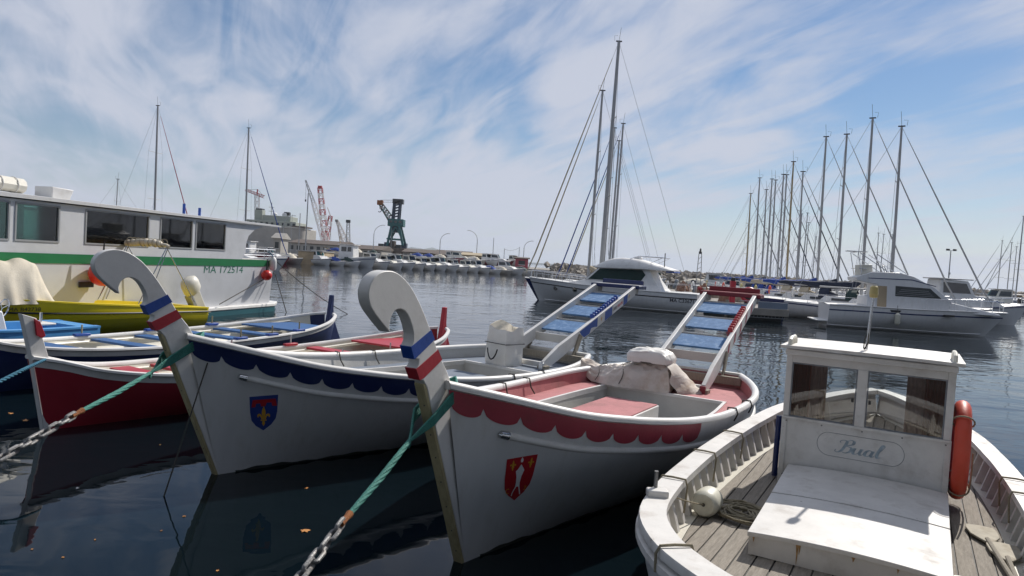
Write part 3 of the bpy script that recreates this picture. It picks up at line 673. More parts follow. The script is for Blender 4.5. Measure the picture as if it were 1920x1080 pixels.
for t in TT:
    rows.append([(-off(t, .07)[0], -off(t, .07)[1], DZ(t)-.012), (0, -t, DZ(t)+.018), (off(t, .07)[0], -off(t, .07)[1], DZ(t)-.012)])
dk = mb.grid(rows).build('deck', 'caulk', pt, angle=60)
def inner_half(t): return max(0, pb(t)-.235)
rows_l = []
for s_ in (1, -1):
    rows = []
    for t in TT:
        a = off(t, .07); b = inner_half(t); za = DZ(t)+.004; rows.append([(s_*a[0], -a[1], za-.008), (s_*min(a[0], b), -t, za+.006), (s_*min(a[0], b), -t, za-.02)])
    MB().grid(rows).build('covering_board', 'cream', dk, angle=40)
w = .128; k = 0; x = -1.28
def t_range(x0, x1):
    def lim(xx):
        ok = [q/100 for q in range(-330, 400) if inner_half(q/100) > abs(xx)+.004]
        return (ok[0], ok[-1]) if ok else None
    return lim(x0), lim(x1)
while x < 1.28:
    x1 = x+w-.013; l0, l1 = t_range(x, x1)
    if l0 or l1:
        l0 = l0 or (l1[0]*.5+l1[1]*.5-.05, l1[0]*.5+l1[1]*.5+.05); l1 = l1 or (l0[0]*.5+l0[1]*.5-.05, l0[0]*.5+l0[1]*.5+.05)
        xm = (x+x1)/2; lm = t_range(xm, xm)[0] or l0; mb = MB(); rows = []
        N = 14
        for i in range(N+1):
            f = i/N; q = []
            for xx, ll in ((x, l0), (xm, lm), (x1, l1)):
                t = lerp(ll[0], ll[1], f); q.append((xx, -t, DZ(t)+.018*(1-abs(xx)/1.3)+.004))
            rows.append(q)
        lo = [[(p[0], p[1], p[2]-.02) for p in r] for r in rows]
        mb.grid(rows); mb.grid([[r[0], l[0]] for r, l in zip(rows, lo)]); mb.grid([[r[-1], l[-1]] for r, l in zip(rows, lo)])
        mb.build('deck_plank', 'teak', dk, angle=30)
    x += w
# cabin -------------------------------------------------------------
Z0, Z1, CW, CD = .53, 1.90, .73, 1.0
cab = part_root('cabin', pt)
WL = (-.672, -.075, 1.215, 1.765); WR = (.015, .665, 1.215, 1.765)
def wall(nm, quads, y0, y1, mat, par=cab):
    mb = MB()
    for x0, x1, z0, z1 in quads: mb.box(((x0+x1)/2, (y0+y1)/2, (z0+z1)/2), (x1-x0, abs(y1-y0), z1-z0))
    return mb.build(nm, mat, par, smooth=False, bevel=.003)
wall('front_panel', [(-CW, CW, Z0, 1.213)], 0, .03, 'white_worn')
wall('window_frame', [(-CW, -.674, 1.215, Z1), (.667, CW, 1.215, Z1), (-.673, .666, 1.767, Z1)], .001, .031, 'white_worn')
wall('window_post', [(-.073, .013, 1.215, 1.766)], -.006, .03, 'white_worn')
M['sheer'] = pm('pinkish_sheer_cloth', (.45, .29, .27), .9, .2, 30)
wall('sill', [(-CW-.004, CW+.004, 1.190, 1.214)], -.016, .0, 'white_worn')
wall('corner_post', [(-CW-.004, -CW+.045, Z0, 1.188)], -.012, -.001, 'white_worn'); wall('corner_post', [(CW-.045, CW+.004, Z0, 1.188)], -.012, -.001, 'white_worn')
for q in (WL, WR): wall('window_pane', [q], .012, .017, 'glass')
for q in (WL, WR):
    mb = MB()
    for x0, x1, z0, z1 in ((q[0], q[1], q[3]-.012, q[3]), (q[0], q[1], q[2], q[2]+.012), (q[0], q[0]+.012, q[2]+.012, q[3]-.012), (q[1]-.012, q[1], q[2]+.012, q[3]-.012)): mb.box(((x0+x1)/2, .010, (z0+z1)/2), (x1-x0-.001, .010, z1-z0-.001))
    mb.build('window_gasket', 'textgrey', cab, smooth=False)
for i, x in enumerate((-.69, -.36, .0, .34, .69)):
    for z in (.62, 1.17): MB().lathe([(.0, -.003), (.008, -.003), (.008, .004)], (x, -.0015 if abs(x) < .68 else -.013, z), 8, 'Y').build('screw', 'galv', cab)
for q in ((WL[0]+.003, WL[0]+.17), (WR[1]-.17, WR[1]-.003)):
    mb = MB(); n = 26; rows = [[(lerp(q[0], q[1], i/n), .045+.012*math.sin(i*1.9), z) for z in (1.2, 1.5, 1.77)] for i in range(n+1)]
    mb.grid(rows).build('curtain', 'curtain', cab)
    sx_ = 1 if q[0] < 0 else -1; x0_ = q[1] if sx_ > 0 else q[0]; mb = MB(); mb.grid([[(x0_+sx_*.15*i/16, .10+.006*math.sin(i*1.7), z) for z in (1.2, 1.77)] for i in range(17)]).build('sheer_curtain', 'sheer', cab)
for s_ in (-1, 1):
    wall('side_panel', [(s_*CW-.0125-(.0125 if s_ > 0 else -.0125), s_*CW+.0125-(.0125 if s_ > 0 else -.0125), Z0, 1.19)], .034, CD, 'blue')
    wall('side_lining', [(s_*(CW-.03)-.003, s_*(CW-.03)+.003, Z0, 1.19)], .036, CD-.004, 'curtain')
    wall('side_frame', [(s_*(CW-.012)-.012, s_*(CW-.012)+.012, 1.192, Z1)], .034, .12, 'blue'); wall('side_frame', [(s_*(CW-.012)-.012, s_*(CW-.012)+.012, 1.192, Z1)], CD-.08, CD, 'blue')
    wall('side_pane', [(s_*(CW-.012)-.003, s_*(CW-.012)+.003, 1.195, Z1-.01)], .121, CD-.081, 'glass')
mb = MB()
for x0, x1, z0, z1 in ((-CW+.026, -.45, 1.0, Z1-.02), (.42, CW-.026, 1.0, Z1-.02), (-.449, .419, 1.83, Z1-.02)): mb.box(((x0+x1)/2, CD-.016, (z0+z1)/2), (x1-x0, .03, z1-z0))
mb.build('rear_frame', 'curtain', cab, smooth=False)
mb = MB(); rows = []
for i in range(13):
    x = lerp(-CW-.06, CW+.06, i/12); c = .008*(1-(x/(CW+.06))**2); rows.append([(x, -.06, Z1+.004+c), (x, CD+.06, Z1+.004+c), (x, CD+.06, Z1+.034+c), (x, -.06, Z1+.034+c)])
rf = mb.grid(rows, True); mb.f += [(0, 1, 2, 3), (48, 49, 50, 51)]; mb.m += [0, 0]
rf = mb.build('roof', 'white_worn', cab, angle=30)
mb = MB(); mb.box((0, -.028, Z1-.03), (2*CW+.02, .018, .055)); mb.build('roof_moulding', 'white_worn', rf, bevel=.005)
for s_ in (-1, 1):
    x = s_*(CW-.02); pts = [(x, .0, Z1+.03), (x, .02, Z1+.085), (x, .07, Z1+.105), (x, .30, Z1+.105), (x, .35, Z1+.085), (x, .37, Z1+.03)]
    mb = MB(); mb.tube(pts, .021, 8)
    for yy in (.13, .25): mb.tube([(x, yy, Z1+.02), (x, yy, Z1+.105)], .016, 8)
    mb.build('roof_handrail', 'cream', rf)
mb = MB(); mb.tube([(-.03, .22, Z1+.05), (-.005, .22, Z1+.60)], .014, 10); lm = mb.build('lamp_pole', 'steel', rf)
MB().lathe([(.03, .57), (.038, .58), (.038, .60), (.042, .605), (.036, .675), (.02, .69)], (-.004, .22, Z1), 14).build('lamp', 'yellowlamp', lm)
MB().tube([(-.055, .2, Z1+.06), (-.05, .21, Z1+.15), (-.02, .215, Z1+.25), (-.018, .20, Z1+.12), (-.05, .19, Z1+.05)], .006, 6).build('cable', 'darkrope', lm)
MB().tube([(-CW-.055, .12, .55), (-CW-.05, .12, 1.18)], .028, 12).build('exhaust_pipe', 'navy', cab)
for x in (-.105, .045):
    MB().box((x, -.003, 1.46), (.022, .014, .035)).build('window_latch', 'black', cab, bevel=.003)
# name board
fy = lambda a, b: (a-.22, -.0025, .93+b)
BUAL = [[(-.02,.72),(-.08,.80),(-.02,.9),(.12,.93),(.24,.86),(.22,.5),(.14,.15),(.0,.0),(-.14,.04),(-.14,.17)], [(.24,.88),(.4,1.0),(.56,.92),(.54,.7),(.3,.54),(.54,.44),(.56,.2),(.38,.02),(.2,.06)],
  [(.72,.48),(.69,.2),(.76,.03),(.88,.08),(1.0,.3),(1.04,.48),(1.0,.15),(1.08,.02),(1.18,.12)], [(1.53,.42),(1.40,.48),(1.26,.32),(1.26,.1),(1.38,.02),(1.52,.2),(1.58,.46),(1.54,.15),(1.60,.02),(1.70,.12)], [(1.72,.14),(1.93,.66),(1.99,.93),(1.91,1.0),(1.84,.75),(1.80,.2),(1.88,.01),(2.0,.12)]]
for st_ in BUAL:
    ts = [0.0]
    for a_, b_ in zip(st_, st_[1:]): ts.append(ts[-1]+math.hypot(b_[0]-a_[0], b_[1]-a_[1]))
    N = 40; q = [Vector((sinterp(ts[-1]*i/N, ts, [p[0] for p in st_]), sinterp(ts[-1]*i/N, ts, [p[1] for p in st_]), 0)) for i in range(N+1)]; L_, R_ = [], []
    for i in range(N+1):
        d = (q[min(N, i+1)]-q[max(0, i-1)]).normalized(); w_ = .022+.055*max(0, -d.y)**1.5; n_ = Vector((-d.y, d.x, 0))
        for lst, sg in ((L_, 1), (R_, -1)):
            p_ = q[i]+n_*w_*sg; lst.append((-.20+(p_.x+.22*p_.y)*.185, -.0022, .935+p_.y*.135))
    MB().grid([L_, R_]).build('name_letter', 'textblue', cab, smooth=False)
mb = MB(); rr_ = []
for i in range(40):
    a = 2*PI*i/40; ca, sa = math.cos(a), math.sin(a); px_ = .36*max(-1, min(1, ca*1.25)) if False else .27*(1 if ca > 0 else -1)+.11*ca; rr_.append((px_-.01, -.001, 1.0+.115*sa))
mb.tube(rr_, .0022, 4, closed=True); mb.build('name_border', 'textgrey', cab)
# hatch -------------------------------------------------------------
hz = lambda x: .755-.028*(x/.64)**2
ht = part_root('hatch', pt); ht.location = (.05, 0, 0); M['ruststain'] = pm('rust_stain', (.40, .24, .10), .8, .5, 30)
def cambered(nm, y0, y1, wa, wb, th_, mat, zo=0.0):
    mb = MB(); rows = []
    for i in range(15):
        f = lerp(-1, 1, i/14); rows.append([(f*wa, y0, hz(f*.64)+zo), (f*wb, y1, hz(f*.64)+zo), (f*wb, y1, hz(f*.64)+zo-th_), (f*wa, y0, hz(f*.64)+zo-th_)])
    mb.grid(rows, True); n = len(mb.v); mb.f += [(0, 1, 2, 3), (n-4, n-3, n-2, n-1)]; mb.m += [0, 0]
    return mb.build(nm, mat, ht, angle=30, bevel=.004)
cambered('hatch_panel', -2.22, -1.115, .645, .665, .035, 'white_worn'); cambered('hatch_panel', -1.10, -.02, .665, .69, .035, 'white_worn', .004)
mb = MB(); rows = []
for i in range(15):
    f = lerp(-1, 1, i/14); rows.append([(f*.63, -2.205, hz(f*.64)-.036), (f*.63, -2.205, .56)])
mb.grid(rows); rf_ = mb.build('hatch_front', 'white_worn', ht)
for s_ in (-1, 1): MB().hexa([(s_*.635, -2.2, .55), (s_*.655, -.03, .55), (s_*.63, -.03, .55), (s_*.61, -2.2, .55), (s_*.635, -2.2, .69), (s_*.655, -.03, .69), (s_*.63, -.03, .69), (s_*.61, -2.2, .69)]).build('hatch_side', 'white_worn', ht)
for x, h_, w_ in ((-.30, .15, .010), (-.285, .07, .008), (.06, .035, .012), (.33, .03, .008), (-.6, .04, .008)):
    zt_ = hz(x)-.038; mb = MB(); mb.prism([(x-w_, -2.2065, zt_), (x-w_*.5, -2.2065, zt_-h_*.4), (x-w_*.35, -2.2065, zt_-h_*.8), (x-.002, -2.2065, zt_-h_), (x+w_*.3, -2.2065, zt_-h_*.7), (x+w_*.6, -2.2065, zt_-h_*.35), (x+w_, -2.2065, zt_)], (0, -.002, 0)); mb.build('rust_streak', 'ruststain', ht, smooth=False)
MB().lathe([(.045, 0), (.055, .008), (.045, .016), (.03, .016), (.03, 0)], (.76, -1.75, .575), 20).build('deck_plate', 'white', pt)
# thwartship block and pin on the cap, lashings
x, t = off(2.42, .05); MB().box((-x, -t, pz(2.42)+.045), (.16, .10, .06), .5).build('mooring_block', 'white_worn', pt, bevel=.012)
MB().tube([(-x-.03, -t+.04, pz(2.42)), (-x-.03, -t+.04, pz(2.42)+.20)], .016, 8).build('mooring_pin', 'galv', pt)
def lash(t, s_, drop=.24):
    pts = []
    for d, dz_ in ((-.05, -.12), (-.055, -.01), (-.03, .035), (.06, .04), (.165, .036), (.185, -.02), (.17, -drop)):
        x, tt = off(t, d); pts.append((s_*x, -tt, pz(t)+dz_))
    MB().tube(pts, .009, 6).build('lashing', 'hemp', pt)
for t, s_ in ((1.85, -1), (.75, -1), (-.3, -1), (3.55, -1), (.15, 1), (-.35, 1)): lash(t, s_)
# ---- loose things on the fishing boat
PM = Matrix.Translation(PO) @ Matrix.Rotation(PA, 4, 'Z')
def on_pt(x, t, z): return PM @ Vector((x, -t, z))
p = on_pt(-1.07, 1.50, DZ(1.4)+.125)
fd = thing('fender', 'fat cream cylinder fender lying on the deck of the fishing boat', 'fender', p, R(-32))
MB().lathe([(.016, -.115), (.05, -.13), (.09, -.122), (.11, -.095), (.116, -.05), (.116, .05), (.11, .095), (.09, .122), (.02, .13)], (0, 0, 0), 28, 'Y').build('fender_body', 'fender', fd)
MB().lathe([(.0, -.118), (.015, -.118), (.015, -.10)], (0, 0, 0), 12, 'Y').build('eyelet', 'black', fd)
pin_ = winv(fd) @ on_pt(-off(2.42, .05)[0]-.03, off(2.42, .05)[1]-.04, pz(2.42)+.07); MB().tube([Vector((0, -.11, 0)).lerp(pin_, i/8)-Vector((0, 0, .02*math.sin(PI*i/8))) for i in range(9)], .007, 6).build('fender_line', 'hemp', fd)
p = on_pt(-.80, 1.35, DZ(1.4)+.02); pts = []
for i in range(150):
    a = i*.55; r_ = .10+.05*math.sin(i*.37)+.02*random.random(); pts.append((r_*math.cos(a)*1.15+.02*math.sin(i*.2), r_*math.sin(a)*1.3, .012+.02*random.random()+.018*abs(math.sin(i*.13))))
pts += [(.12+.16*math.cos(a/10), -.05+.12*math.sin(a/10), .012) for a in range(0, 60, 4)]
cr_ = thing('rope_coil', 'loose coil of old grey rope on the deck beside the cream fender', 'rope', p, .3); MB().tube([(q[0]*1.35, q[1]*1.35, q[2]) for q in pts], .0095, 6).build('rope', 'hemp', cr_)
p = on_pt(CW+.085, -.30, 1.09)
lb = thing('lifebuoy', 'orange red lifebuoy hanging on the right side of the small cabin', 'lifebuoy', p, PA)
ring = [(.0, .35*math.cos(2*PI*i/40), .40*math.sin(2*PI*i/40)) for i in range(40)]
MB().tube(ring, .068, 14, closed=True).build('ring', 'orange', lb)
for a in (.9, 2.3, 4.0, 5.4):
    cc = Vector((0, .35*math.cos(a), .40*math.sin(a))); tn = Vector((0, -math.sin(a), math.cos(a))); up_ = Vector((1, 0, 0)); sd_ = tn.cross(up_)
    MB().tube([cc+(up_*math.cos(q*PI/8)+sd_*math.sin(q*PI/8))*.088 for q in range(16)], .008, 6, closed=True).build('rope_tie', 'hemp', lb)
MB().tube([(.09, .30*math.cos(i/6), .36*math.sin(i/6)-.04*abs(math.sin(i/3))) for i in range(18, 38)], .008, 6).build('grab_line', 'hemp', lb)
M['paddlewood'] = pm('worn_paddle_paint', (.42, .38, .30), .8, .25, 6, .1, 40, stain=(.22, .18, .13), stain_amt=.7, stain_scale=5)
def paddle(label, x, t, rz, tilt):
    p = on_pt(x, t, DZ(t)+.03); o = thing('paddle', label, 'paddle', p, rz, 'worn wooden paddles lying on the deck')
    out = [(0, .0), (.10, .02), (.115, .10), (.105, .26), (.06, .36), (.028, .42)]
    poly = [(x_, y_, 0) for x_, y_ in out]+[(-x_, y_, 0) for x_, y_ in out[::-1][:-1]]
    mb = MB(); mb.prism([(a, -b, c) for a, b, c in poly], (0, 0, .018)); mb.build('blade', 'paddlewood', o, bevel=.005)
    MB().tube([(0, -.36, .012), (0, -.5, .014), (0, -1.5, .02)], [.022, .02, .018], 8).build('shaft', 'greywood', o)
paddle('worn paddle on the right deck, its blade farther from the edge', .97, .25, PA+.10, 0)
paddle('worn paddle half hidden at the right bulwark', 1.1, .62, PA+.02, 0)
# ================================================================== covers on the jousting boats
def boat_m(o): return Matrix.Translation(o.location) @ o.rotation_euler.to_matrix().to_4x4()
RM, BMx = boat_m(red), boat_m(blu)
def cloth_noise(x, y, k=1.0):
    return k*(.035*math.sin(7*x+3*y)+.025*math.sin(13*x-9*y+1)+.018*math.sin(23*y+5*x)+.012*math.sin(31*x+17*y))
tp = thing('tarpaulin', 'crumpled stained white tarpaulin draped across the red decked jousting boat', 'tarpaulin', RM @ Vector((-.33, 5.44, .785)), red.rotation_euler.z)
from mathutils import noise as mnoise
def folds(x, y, s=1.0):
    # creased cloth: ridged noise stretched along the pull of the sheet
    v = 0; amp = 1.0; fx, fy = 2.2*s, 4.2*s
    for k in range(4):
        v += amp*(1-abs(mnoise.noise(Vector((x*fx+k*7.1, y*fy-k*3.3, k*1.7))))*2.0); amp *= .52; fx *= 2.05; fy *= 1.9
    return v-1.0
mb = MB(); rows = []
NX, NY = 110, 60
for i in range(NX+1):
    x = lerp(-1.15, .42, i/NX); r_ = []
    for j in range(NY+1):
        f = lerp(-1, 1, j/NY)
        w = interp(x, [-1.15, -.95, -.5, -.1, .42], [.08, .26, .38, .36, .32])
        top = sinterp(x, [-1.15, -.95, -.6, -.25, -.08, .1, .3, .38, .42], [.15, .20, .27, .37, .42, .44, .44, .40, .02])
        e = max(0, 1-abs(f)**2.4); z = .012+(top-.01)*e
        z = z+folds(x, f*w, 1.0)*.055*min(1, e*3+.15)
        yy = f*w+.05*folds(x*.8+3, f*.3, .8)*(.4+.6*abs(f))
        r_.append((x, yy, max(.01, z)+(.16*max(0, (-.85-x))/.27)))
    rows.append(r_)
mb.grid(rows); mb.build('cover_sheet', 'tarp', tp, angle=32)
mb = MB(); rows = []
for i in range(17):
    a = PI*i/16; 
prof0 = [(-.24, .0), (-.25, .10), (-.21, .16), (-.12, .185), (.0, .19), (.12, .18), (.21, .15), (.25, .08), (.24, .0)]
prof = [(interp(q/24*8, list(range(9)), [p[0] for p in prof0]), interp(q/24*8, list(range(9)), [p[1] for p in prof0])) for q in range(25)]
for k in range(21):
    f = lerp(-1, 1, k/20); s_ = (1-abs(f)**6*.16); rows.append([(x*1.4*s_+.02+.01*math.sin(5*f+x*9), 0.25*f+.006*math.sin(20*x), .40+z*1.1*s_+.03*folds(x*1.5, f*.6, 1.2)) for x, z in prof])
mb.grid(rows); n0 = len(mb.v); mb.f += [tuple(range(25)), tuple(range(n0-25, n0))]; mb.m += [0, 0]; mb.build('wrapped_cushion', 'bag', tp, angle=60)
MB().tube([(.03+.345*math.cos(a), .255*math.sin(a), .42) for a in [2*PI*q/24 for q in range(24)]], .007, 5, closed=True).build('binding_cord', 'darkrope', tp)
mb = MB(); mb.prism([(.40, -.22, .012), (.56, -.16, .012), (.88, .02, .012), (.62, .16, .012), (.38, .2, .40), (.36, -.1, .42)], (0, 0, .012)) if False else None
mb = MB(); mb.grid([[(lerp(.36, .50, j/8)+.04*math.sin(j), lerp(-.26, -.22, j/8), lerp(.40, .012, j/8)) for j in range(9)], [(lerp(.38, .68, j/8), lerp(-.02, -.06, j/8), lerp(.43, .012, j/8)+.02*math.sin(j*2)) for j in range(9)], [(lerp(.36, .82, j/8), lerp(.16, .15, j/8), lerp(.41, .012, j/8)+.015*math.sin(j*3)) for j in range(9)], [(lerp(.33, .6, j/8), lerp(.26, .34, j/8), lerp(.36, .012, j/8)) for j in range(9)]])
mb.build('hanging_flap', 'tarp', tp, angle=70)
for x_ in (-.75, -.35):
    MB().tube([(x_+.03*math.sin(q), lerp(-.36, .36, q/16), max(.03, sinterp(x_, [-1.15, -.95, -.6, -.25, 0], [.15, .20, .25, .34, .44])*(1-abs(lerp(-1, 1, q/16))**2.4)+.055)) for q in range(17)], .006, 5).build('lashing_cord', 'darkrope', tp)
bg_ = thing('canvas_bag', 'white vinyl bag with black handle standing on the blue grey deck', 'bag', BMx @ Vector((-.22, 5.42, .775)), blu.rotation_euler.z-.15); bg_.scale = (.92, .92, .92)
mb = MB(); rows = []
for k in range(13):
    z = .72*k/12; s_ = interp(z, [0, .1, .42, .45, .55, .72], [1.0, 1.03, 1.0, .97, 1.0, .93]); ring = []
    for i in range(40):
        a = 2*PI*i/40; c, s2 = math.cos(a), math.sin(a); q = 1/max(abs(c), abs(s2))**.82
        bulge = 1+.03*math.sin(3*a+z*9)+.02*math.sin(7*a-z*14)
        ring.append((.29*c*q*s_*bulge, .24*s2*q*s_*bulge, z+(.03*math.sin(2*a)+.02*math.sin(5*a) if k == 12 else 0)))
    rows.append(ring)
mb.grid(rows, True); mb.add([rows[0][i] for i in range(40)], [tuple(range(40))]); mb.build('bag_body', 'bag', bg_, angle=50)
mb = MB(); top = rows[-1]; ridge = [(.20*math.cos(2*PI*i/40), .05*math.sin(2*PI*i/40)+.02, .80+.07*math.cos(2*PI*i/40+2.2)) for i in range(40)]
mid = [tuple(lerp(top[i][k], ridge[i][k], .55)+(.0 if k < 2 else .02*math.sin(i*1.3)) for k in range(3)) for i in range(40)]
mb.grid([top, mid, ridge], True); n0 = len(mb.v); mb.f.append(tuple(range(n0-40, n0))); mb.m.append(0); mb.build('folded_top', 'canvas', bg_, angle=50)
MB().tube([(.315*math.cos(a)*(1/max(abs(math.cos(a)), abs(math.sin(a)))**.82), .262*math.sin(a)*(1/max(abs(math.cos(a)), abs(math.sin(a)))**.82), .44) for a in [2*PI*q/32 for q in range(32)]], .008, 6, closed=True).build('strap', 'black', bg_)
MB().tube([(-.14+.28*i/12, -.315-.02*math.sin(PI*i/12), .34-.20*math.sin(PI*i/12)**.7) for i in range(13)], .014, 6).build('handle', 'black', bg_)
# ================================================================== mooring ropes and chains
def twisted(o, pts, r, turns, mat, n=3, flat=1.0):
    # a rope laid up from strands that wind round the line
    P = [Vector(p) for p in pts]; N = 60; path = []
    for i in range(N+1):
        f = i/N*(len(P)-1); k = min(int(f), len(P)-2); path.append(P[k].lerp(P[k+1], f-k))
    for s_ in range(n):
        q = []; rad = []
        for i, p_ in enumerate(path):
            d = (path[min(i+1, N)]-path[max(i-1, 0)]).normalized(); x_ = d.cross(Vector((0, 0, 1))).normalized(); y_ = d.cross(x_)
            a = 2*PI*(s_/n+turns*i/N); env = .55+.45*math.sin(PI*min(1, max(0, i/N)))
            q.append(p_+(x_*math.cos(a)+y_*math.sin(a))*r*.62*env); rad.append(r*.56*(.8+.2*env))
        MB().tube(q, rad, 7).build('strand', mat, o, angle=80)
def chain(label, a, b, link=.135, wire=.0145, sag=.05):
    a, b = Vector(a), Vector(b); L = (b-a).length; pitch = link*.74; n = int(L/pitch); o = thing('mooring_chain', label, 'chain', a, 0)
    rz_, r_ = link/2-wire, link*.32-wire*.2; base = []
    for i in range(20):
        t = 2*PI*i/20; base.append((r_*.62*math.sin(t), 0, (rz_-r_*.5)*(1 if math.cos(t) > 0 else -1)+r_*.5*math.cos(t)))
    mesh = None; d = (b-a).normalized()
    for k in range(n):
        f = (k+.5)/n; p_ = d*(L*f); p_.z -= sag*4*f*(1-f)
        slope = d.copy(); slope.z -= sag*4*(1-2*f)/L; slope.normalize(); q = slope.to_track_quat('Z', 'X').to_matrix().to_4x4() @ Matrix.Rotation(R(90)*(k % 2)+.25*math.sin(k*1.7), 4, 'Z')
        if mesh is None:
            ob = MB().tube(base, wire, 8, closed=True).build('link', 'galv', o); mesh = ob.data
        else: ob = bpy.data.objects.new('link', mesh); COL.objects.link(ob); ob.parent = o
        ob.matrix_local = Matrix.Translation(p_) @ q
    return o
def mooring(boat_mx, lbl, shackle, end, st_z=1.42, th_=0):
    s_pt = boat_mx @ Vector((.0, -.62, 1.30)); sh = Vector(shackle)
    o = thing('mooring_rope', 'thick green mooring rope looped round the stem of the '+lbl, 'rope', s_pt, 0); iv = -Vector(s_pt)
    knot = s_pt.lerp(sh, .22)
    # loop round the stem
    for k in range(6):
        dz = .019*k; la = [Vector((.0, -.93+.02*k, 1.16-.01*k)), Vector((.095+.004*k, -.62, 1.31+dz)), Vector((.10, -.33, 1.475+dz)), Vector((.0, -.22, 1.53+dz)), Vector((-.10, -.33, 1.475+dz)), Vector((-.095, -.62, 1.31+dz))]
        pts = [boat_mx @ q+iv for q in la]; pts = [knot+iv]+pts[1:]+[knot+iv+Vector((0, 0, -.01*k))]
        sm = []
        for i in range(len(pts)-1):
            for j in range(4): sm.append(pts[i].lerp(pts[i+1], j/4))
        sm.append(pts[-1]); MB().tube(sm, .0105, 7).build('loop', 'greenrope', o, angle=80)
    twisted(o, [knot+iv, knot.lerp(sh, .5)+iv+Vector((0, 0, -.015)), sh+iv], .0215, 2.0, 'greenrope', 5)
    dd = (Vector(end)-sh).normalized(); MB().tube([tuple(sh+iv-dd*.03), tuple(sh+iv+dd*.02), tuple(sh+iv+dd*.10)], [.028, .02, .022], 8).build('rusty_shackle', 'rust', o)
    chain('galvanised mooring chain on the green rope of the '+lbl, sh+dd*.06, end)
mooring(RM, 'red banded jousting boat', at(652, 968, 4.35), Vector((-1.42, 1.95, .55)))
mooring(BMx, 'navy banded jousting boat', at(150, 772, 5.85), Vector((-3.95, 1.95, .42)))
o = thing('mooring_rope', 'thin blue mooring rope tied to the white bow post of the red rowing boat', 'rope', at(85, 674, 8.9)); iv = -o.location
twisted(o, [Vector((0, 0, 0)), at(40, 695, 8.4)+iv, at(-60, 745, 7.6)+iv], .022, 9, 'tealrope', 3)
# fallen leaves afloat
LS = [(145, 915, .022), (572, 995, .055), (178, 1012, .013), (345, 968, .018), (575, 915, .028), (408, 1070, .018), (48, 788, .05), (20, 775, .04), (300, 834, .014), (118, 1045, .014), (302, 995, .012), (60, 1030, .012)]
for i, (px, py, s_) in enumerate(LS):
    p = atz(px, py, .004); n = 11; poly = []
    for k in range(n*2):
        a = 2*PI*k/(n*2); r_ = s_*(1.0 if k % 4 == 0 else (.55 if k % 2 == 0 else .72))*(.85+.3*random.random()); poly.append((r_*math.cos(a), r_*math.sin(a)*.8, .003*math.sin(k)))
    mb = MB(); mb.prism(poly, (0, 0, .002)); o = mb.build('floating_leaf', 'leaf' if i != 0 else 'white'); o.location = (p.x, p.y, .004); o.rotation_euler = (.05, .08, i)
    where = ['pale scrap floating left below the red rowing boat', 'largest brown leaf floating between the two jousting boats', 'small leaf floating at lower left under the chain', 'small leaf floating left of the dark mooring line', 'leaf floating close under the navy banded bow', 'small leaf at the bottom edge left of the second bow', 'brown leaf floating at the left edge beside the red hull', 'leaf farthest left in the shade of the blue rope', 'tiny leaf floating under the red rowing boat', 'tiny leaf near the lower left corner, left of centre', 'thin twig-like leaf floating beside the dark mooring line', 'tiny leaf nearest the lower left corner'][i]
    tag(o, where, 'leaf', 'fallen leaves afloat')
M['ferrywhite'] = pm('ferry_white_paint', (.60, .61, .63), .35, .1, .8, .04, 4, stain=(.36, .37, .36), stain_amt=.4, stain_scale=.6)
# ================================================================== ferry on the left
FA = atz(508, 583, 0); FB = Vector((-12.75, 16.6, 0)); fd_ = (FB-FA); fd_.z = 0; fd_.normalize(); fn_ = Vector((-fd_.y, fd_.x, 0))
if fn_.x < 0: fn_ = -fn_
frz = math.atan2(fn_.y, fn_.x)          # local x = outward, local y = along from the right-hand end
ferry = thing('ferry', 'white passenger ferry with green stripe and large cabin windows on the left', 'ferry', FA, frz)
FM = boat_m(ferry); FI = FM.inverted(); ysg = 1 if (FI @ FB).y > 0 else -1
def fpl(px, py, out=0.0):               # pixel -> (distance along, height) on the ferry's near side
    d = ray(px, py); c = Vector((0, 0, CAM_H)); t = ((FA+fn_*out)-c).dot(fn_)/d.dot(fn_); q = FI @ (c+d*t); return q.y*ysg, q.z
def FZ(zx, zy): return fpl(zx/3.4286, 330+zy/3.4286)
def fp(x, y, z): return (x, y*ysg, z)
FL = 15.0; FW = 4.2
sA = FZ(1690, 540); zst1 = sA[1]; zst0 = FZ(1690, 582)[1]; zroof = FZ(1400, 262)[1]; zro0 = zroof-.16
wins = [((110, 198), (372, 405)), ((560, 240), (950, 437)), ((1040, 283), (1230, 462)), ((1268, 303), (1443, 473))]
W = []
for a, b in wins:
    p0, p1 = FZ(*a), FZ(*b); W.append((min(p0[0], p1[0]), max(p0[0], p1[0]), (p1[1]+FZ(a[0], b[1])[1])/2, (p0[1]+FZ(b[0], a[1])[1])/2))
zb = sum(w[2] for w in W)/4; zt = sum(w[3] for w in W)/4
W = [(w[0], w[1], zb, zt) for w in W]; W.append((FZ(55, 200)[0], FZ(55, 200)[0]+1.0, zb, zt)); W.append((W[-1][1]+.5, W[-1][1]+1.6, zb, zt)); W.sort()
y_end = FZ(1560, 480)[0]
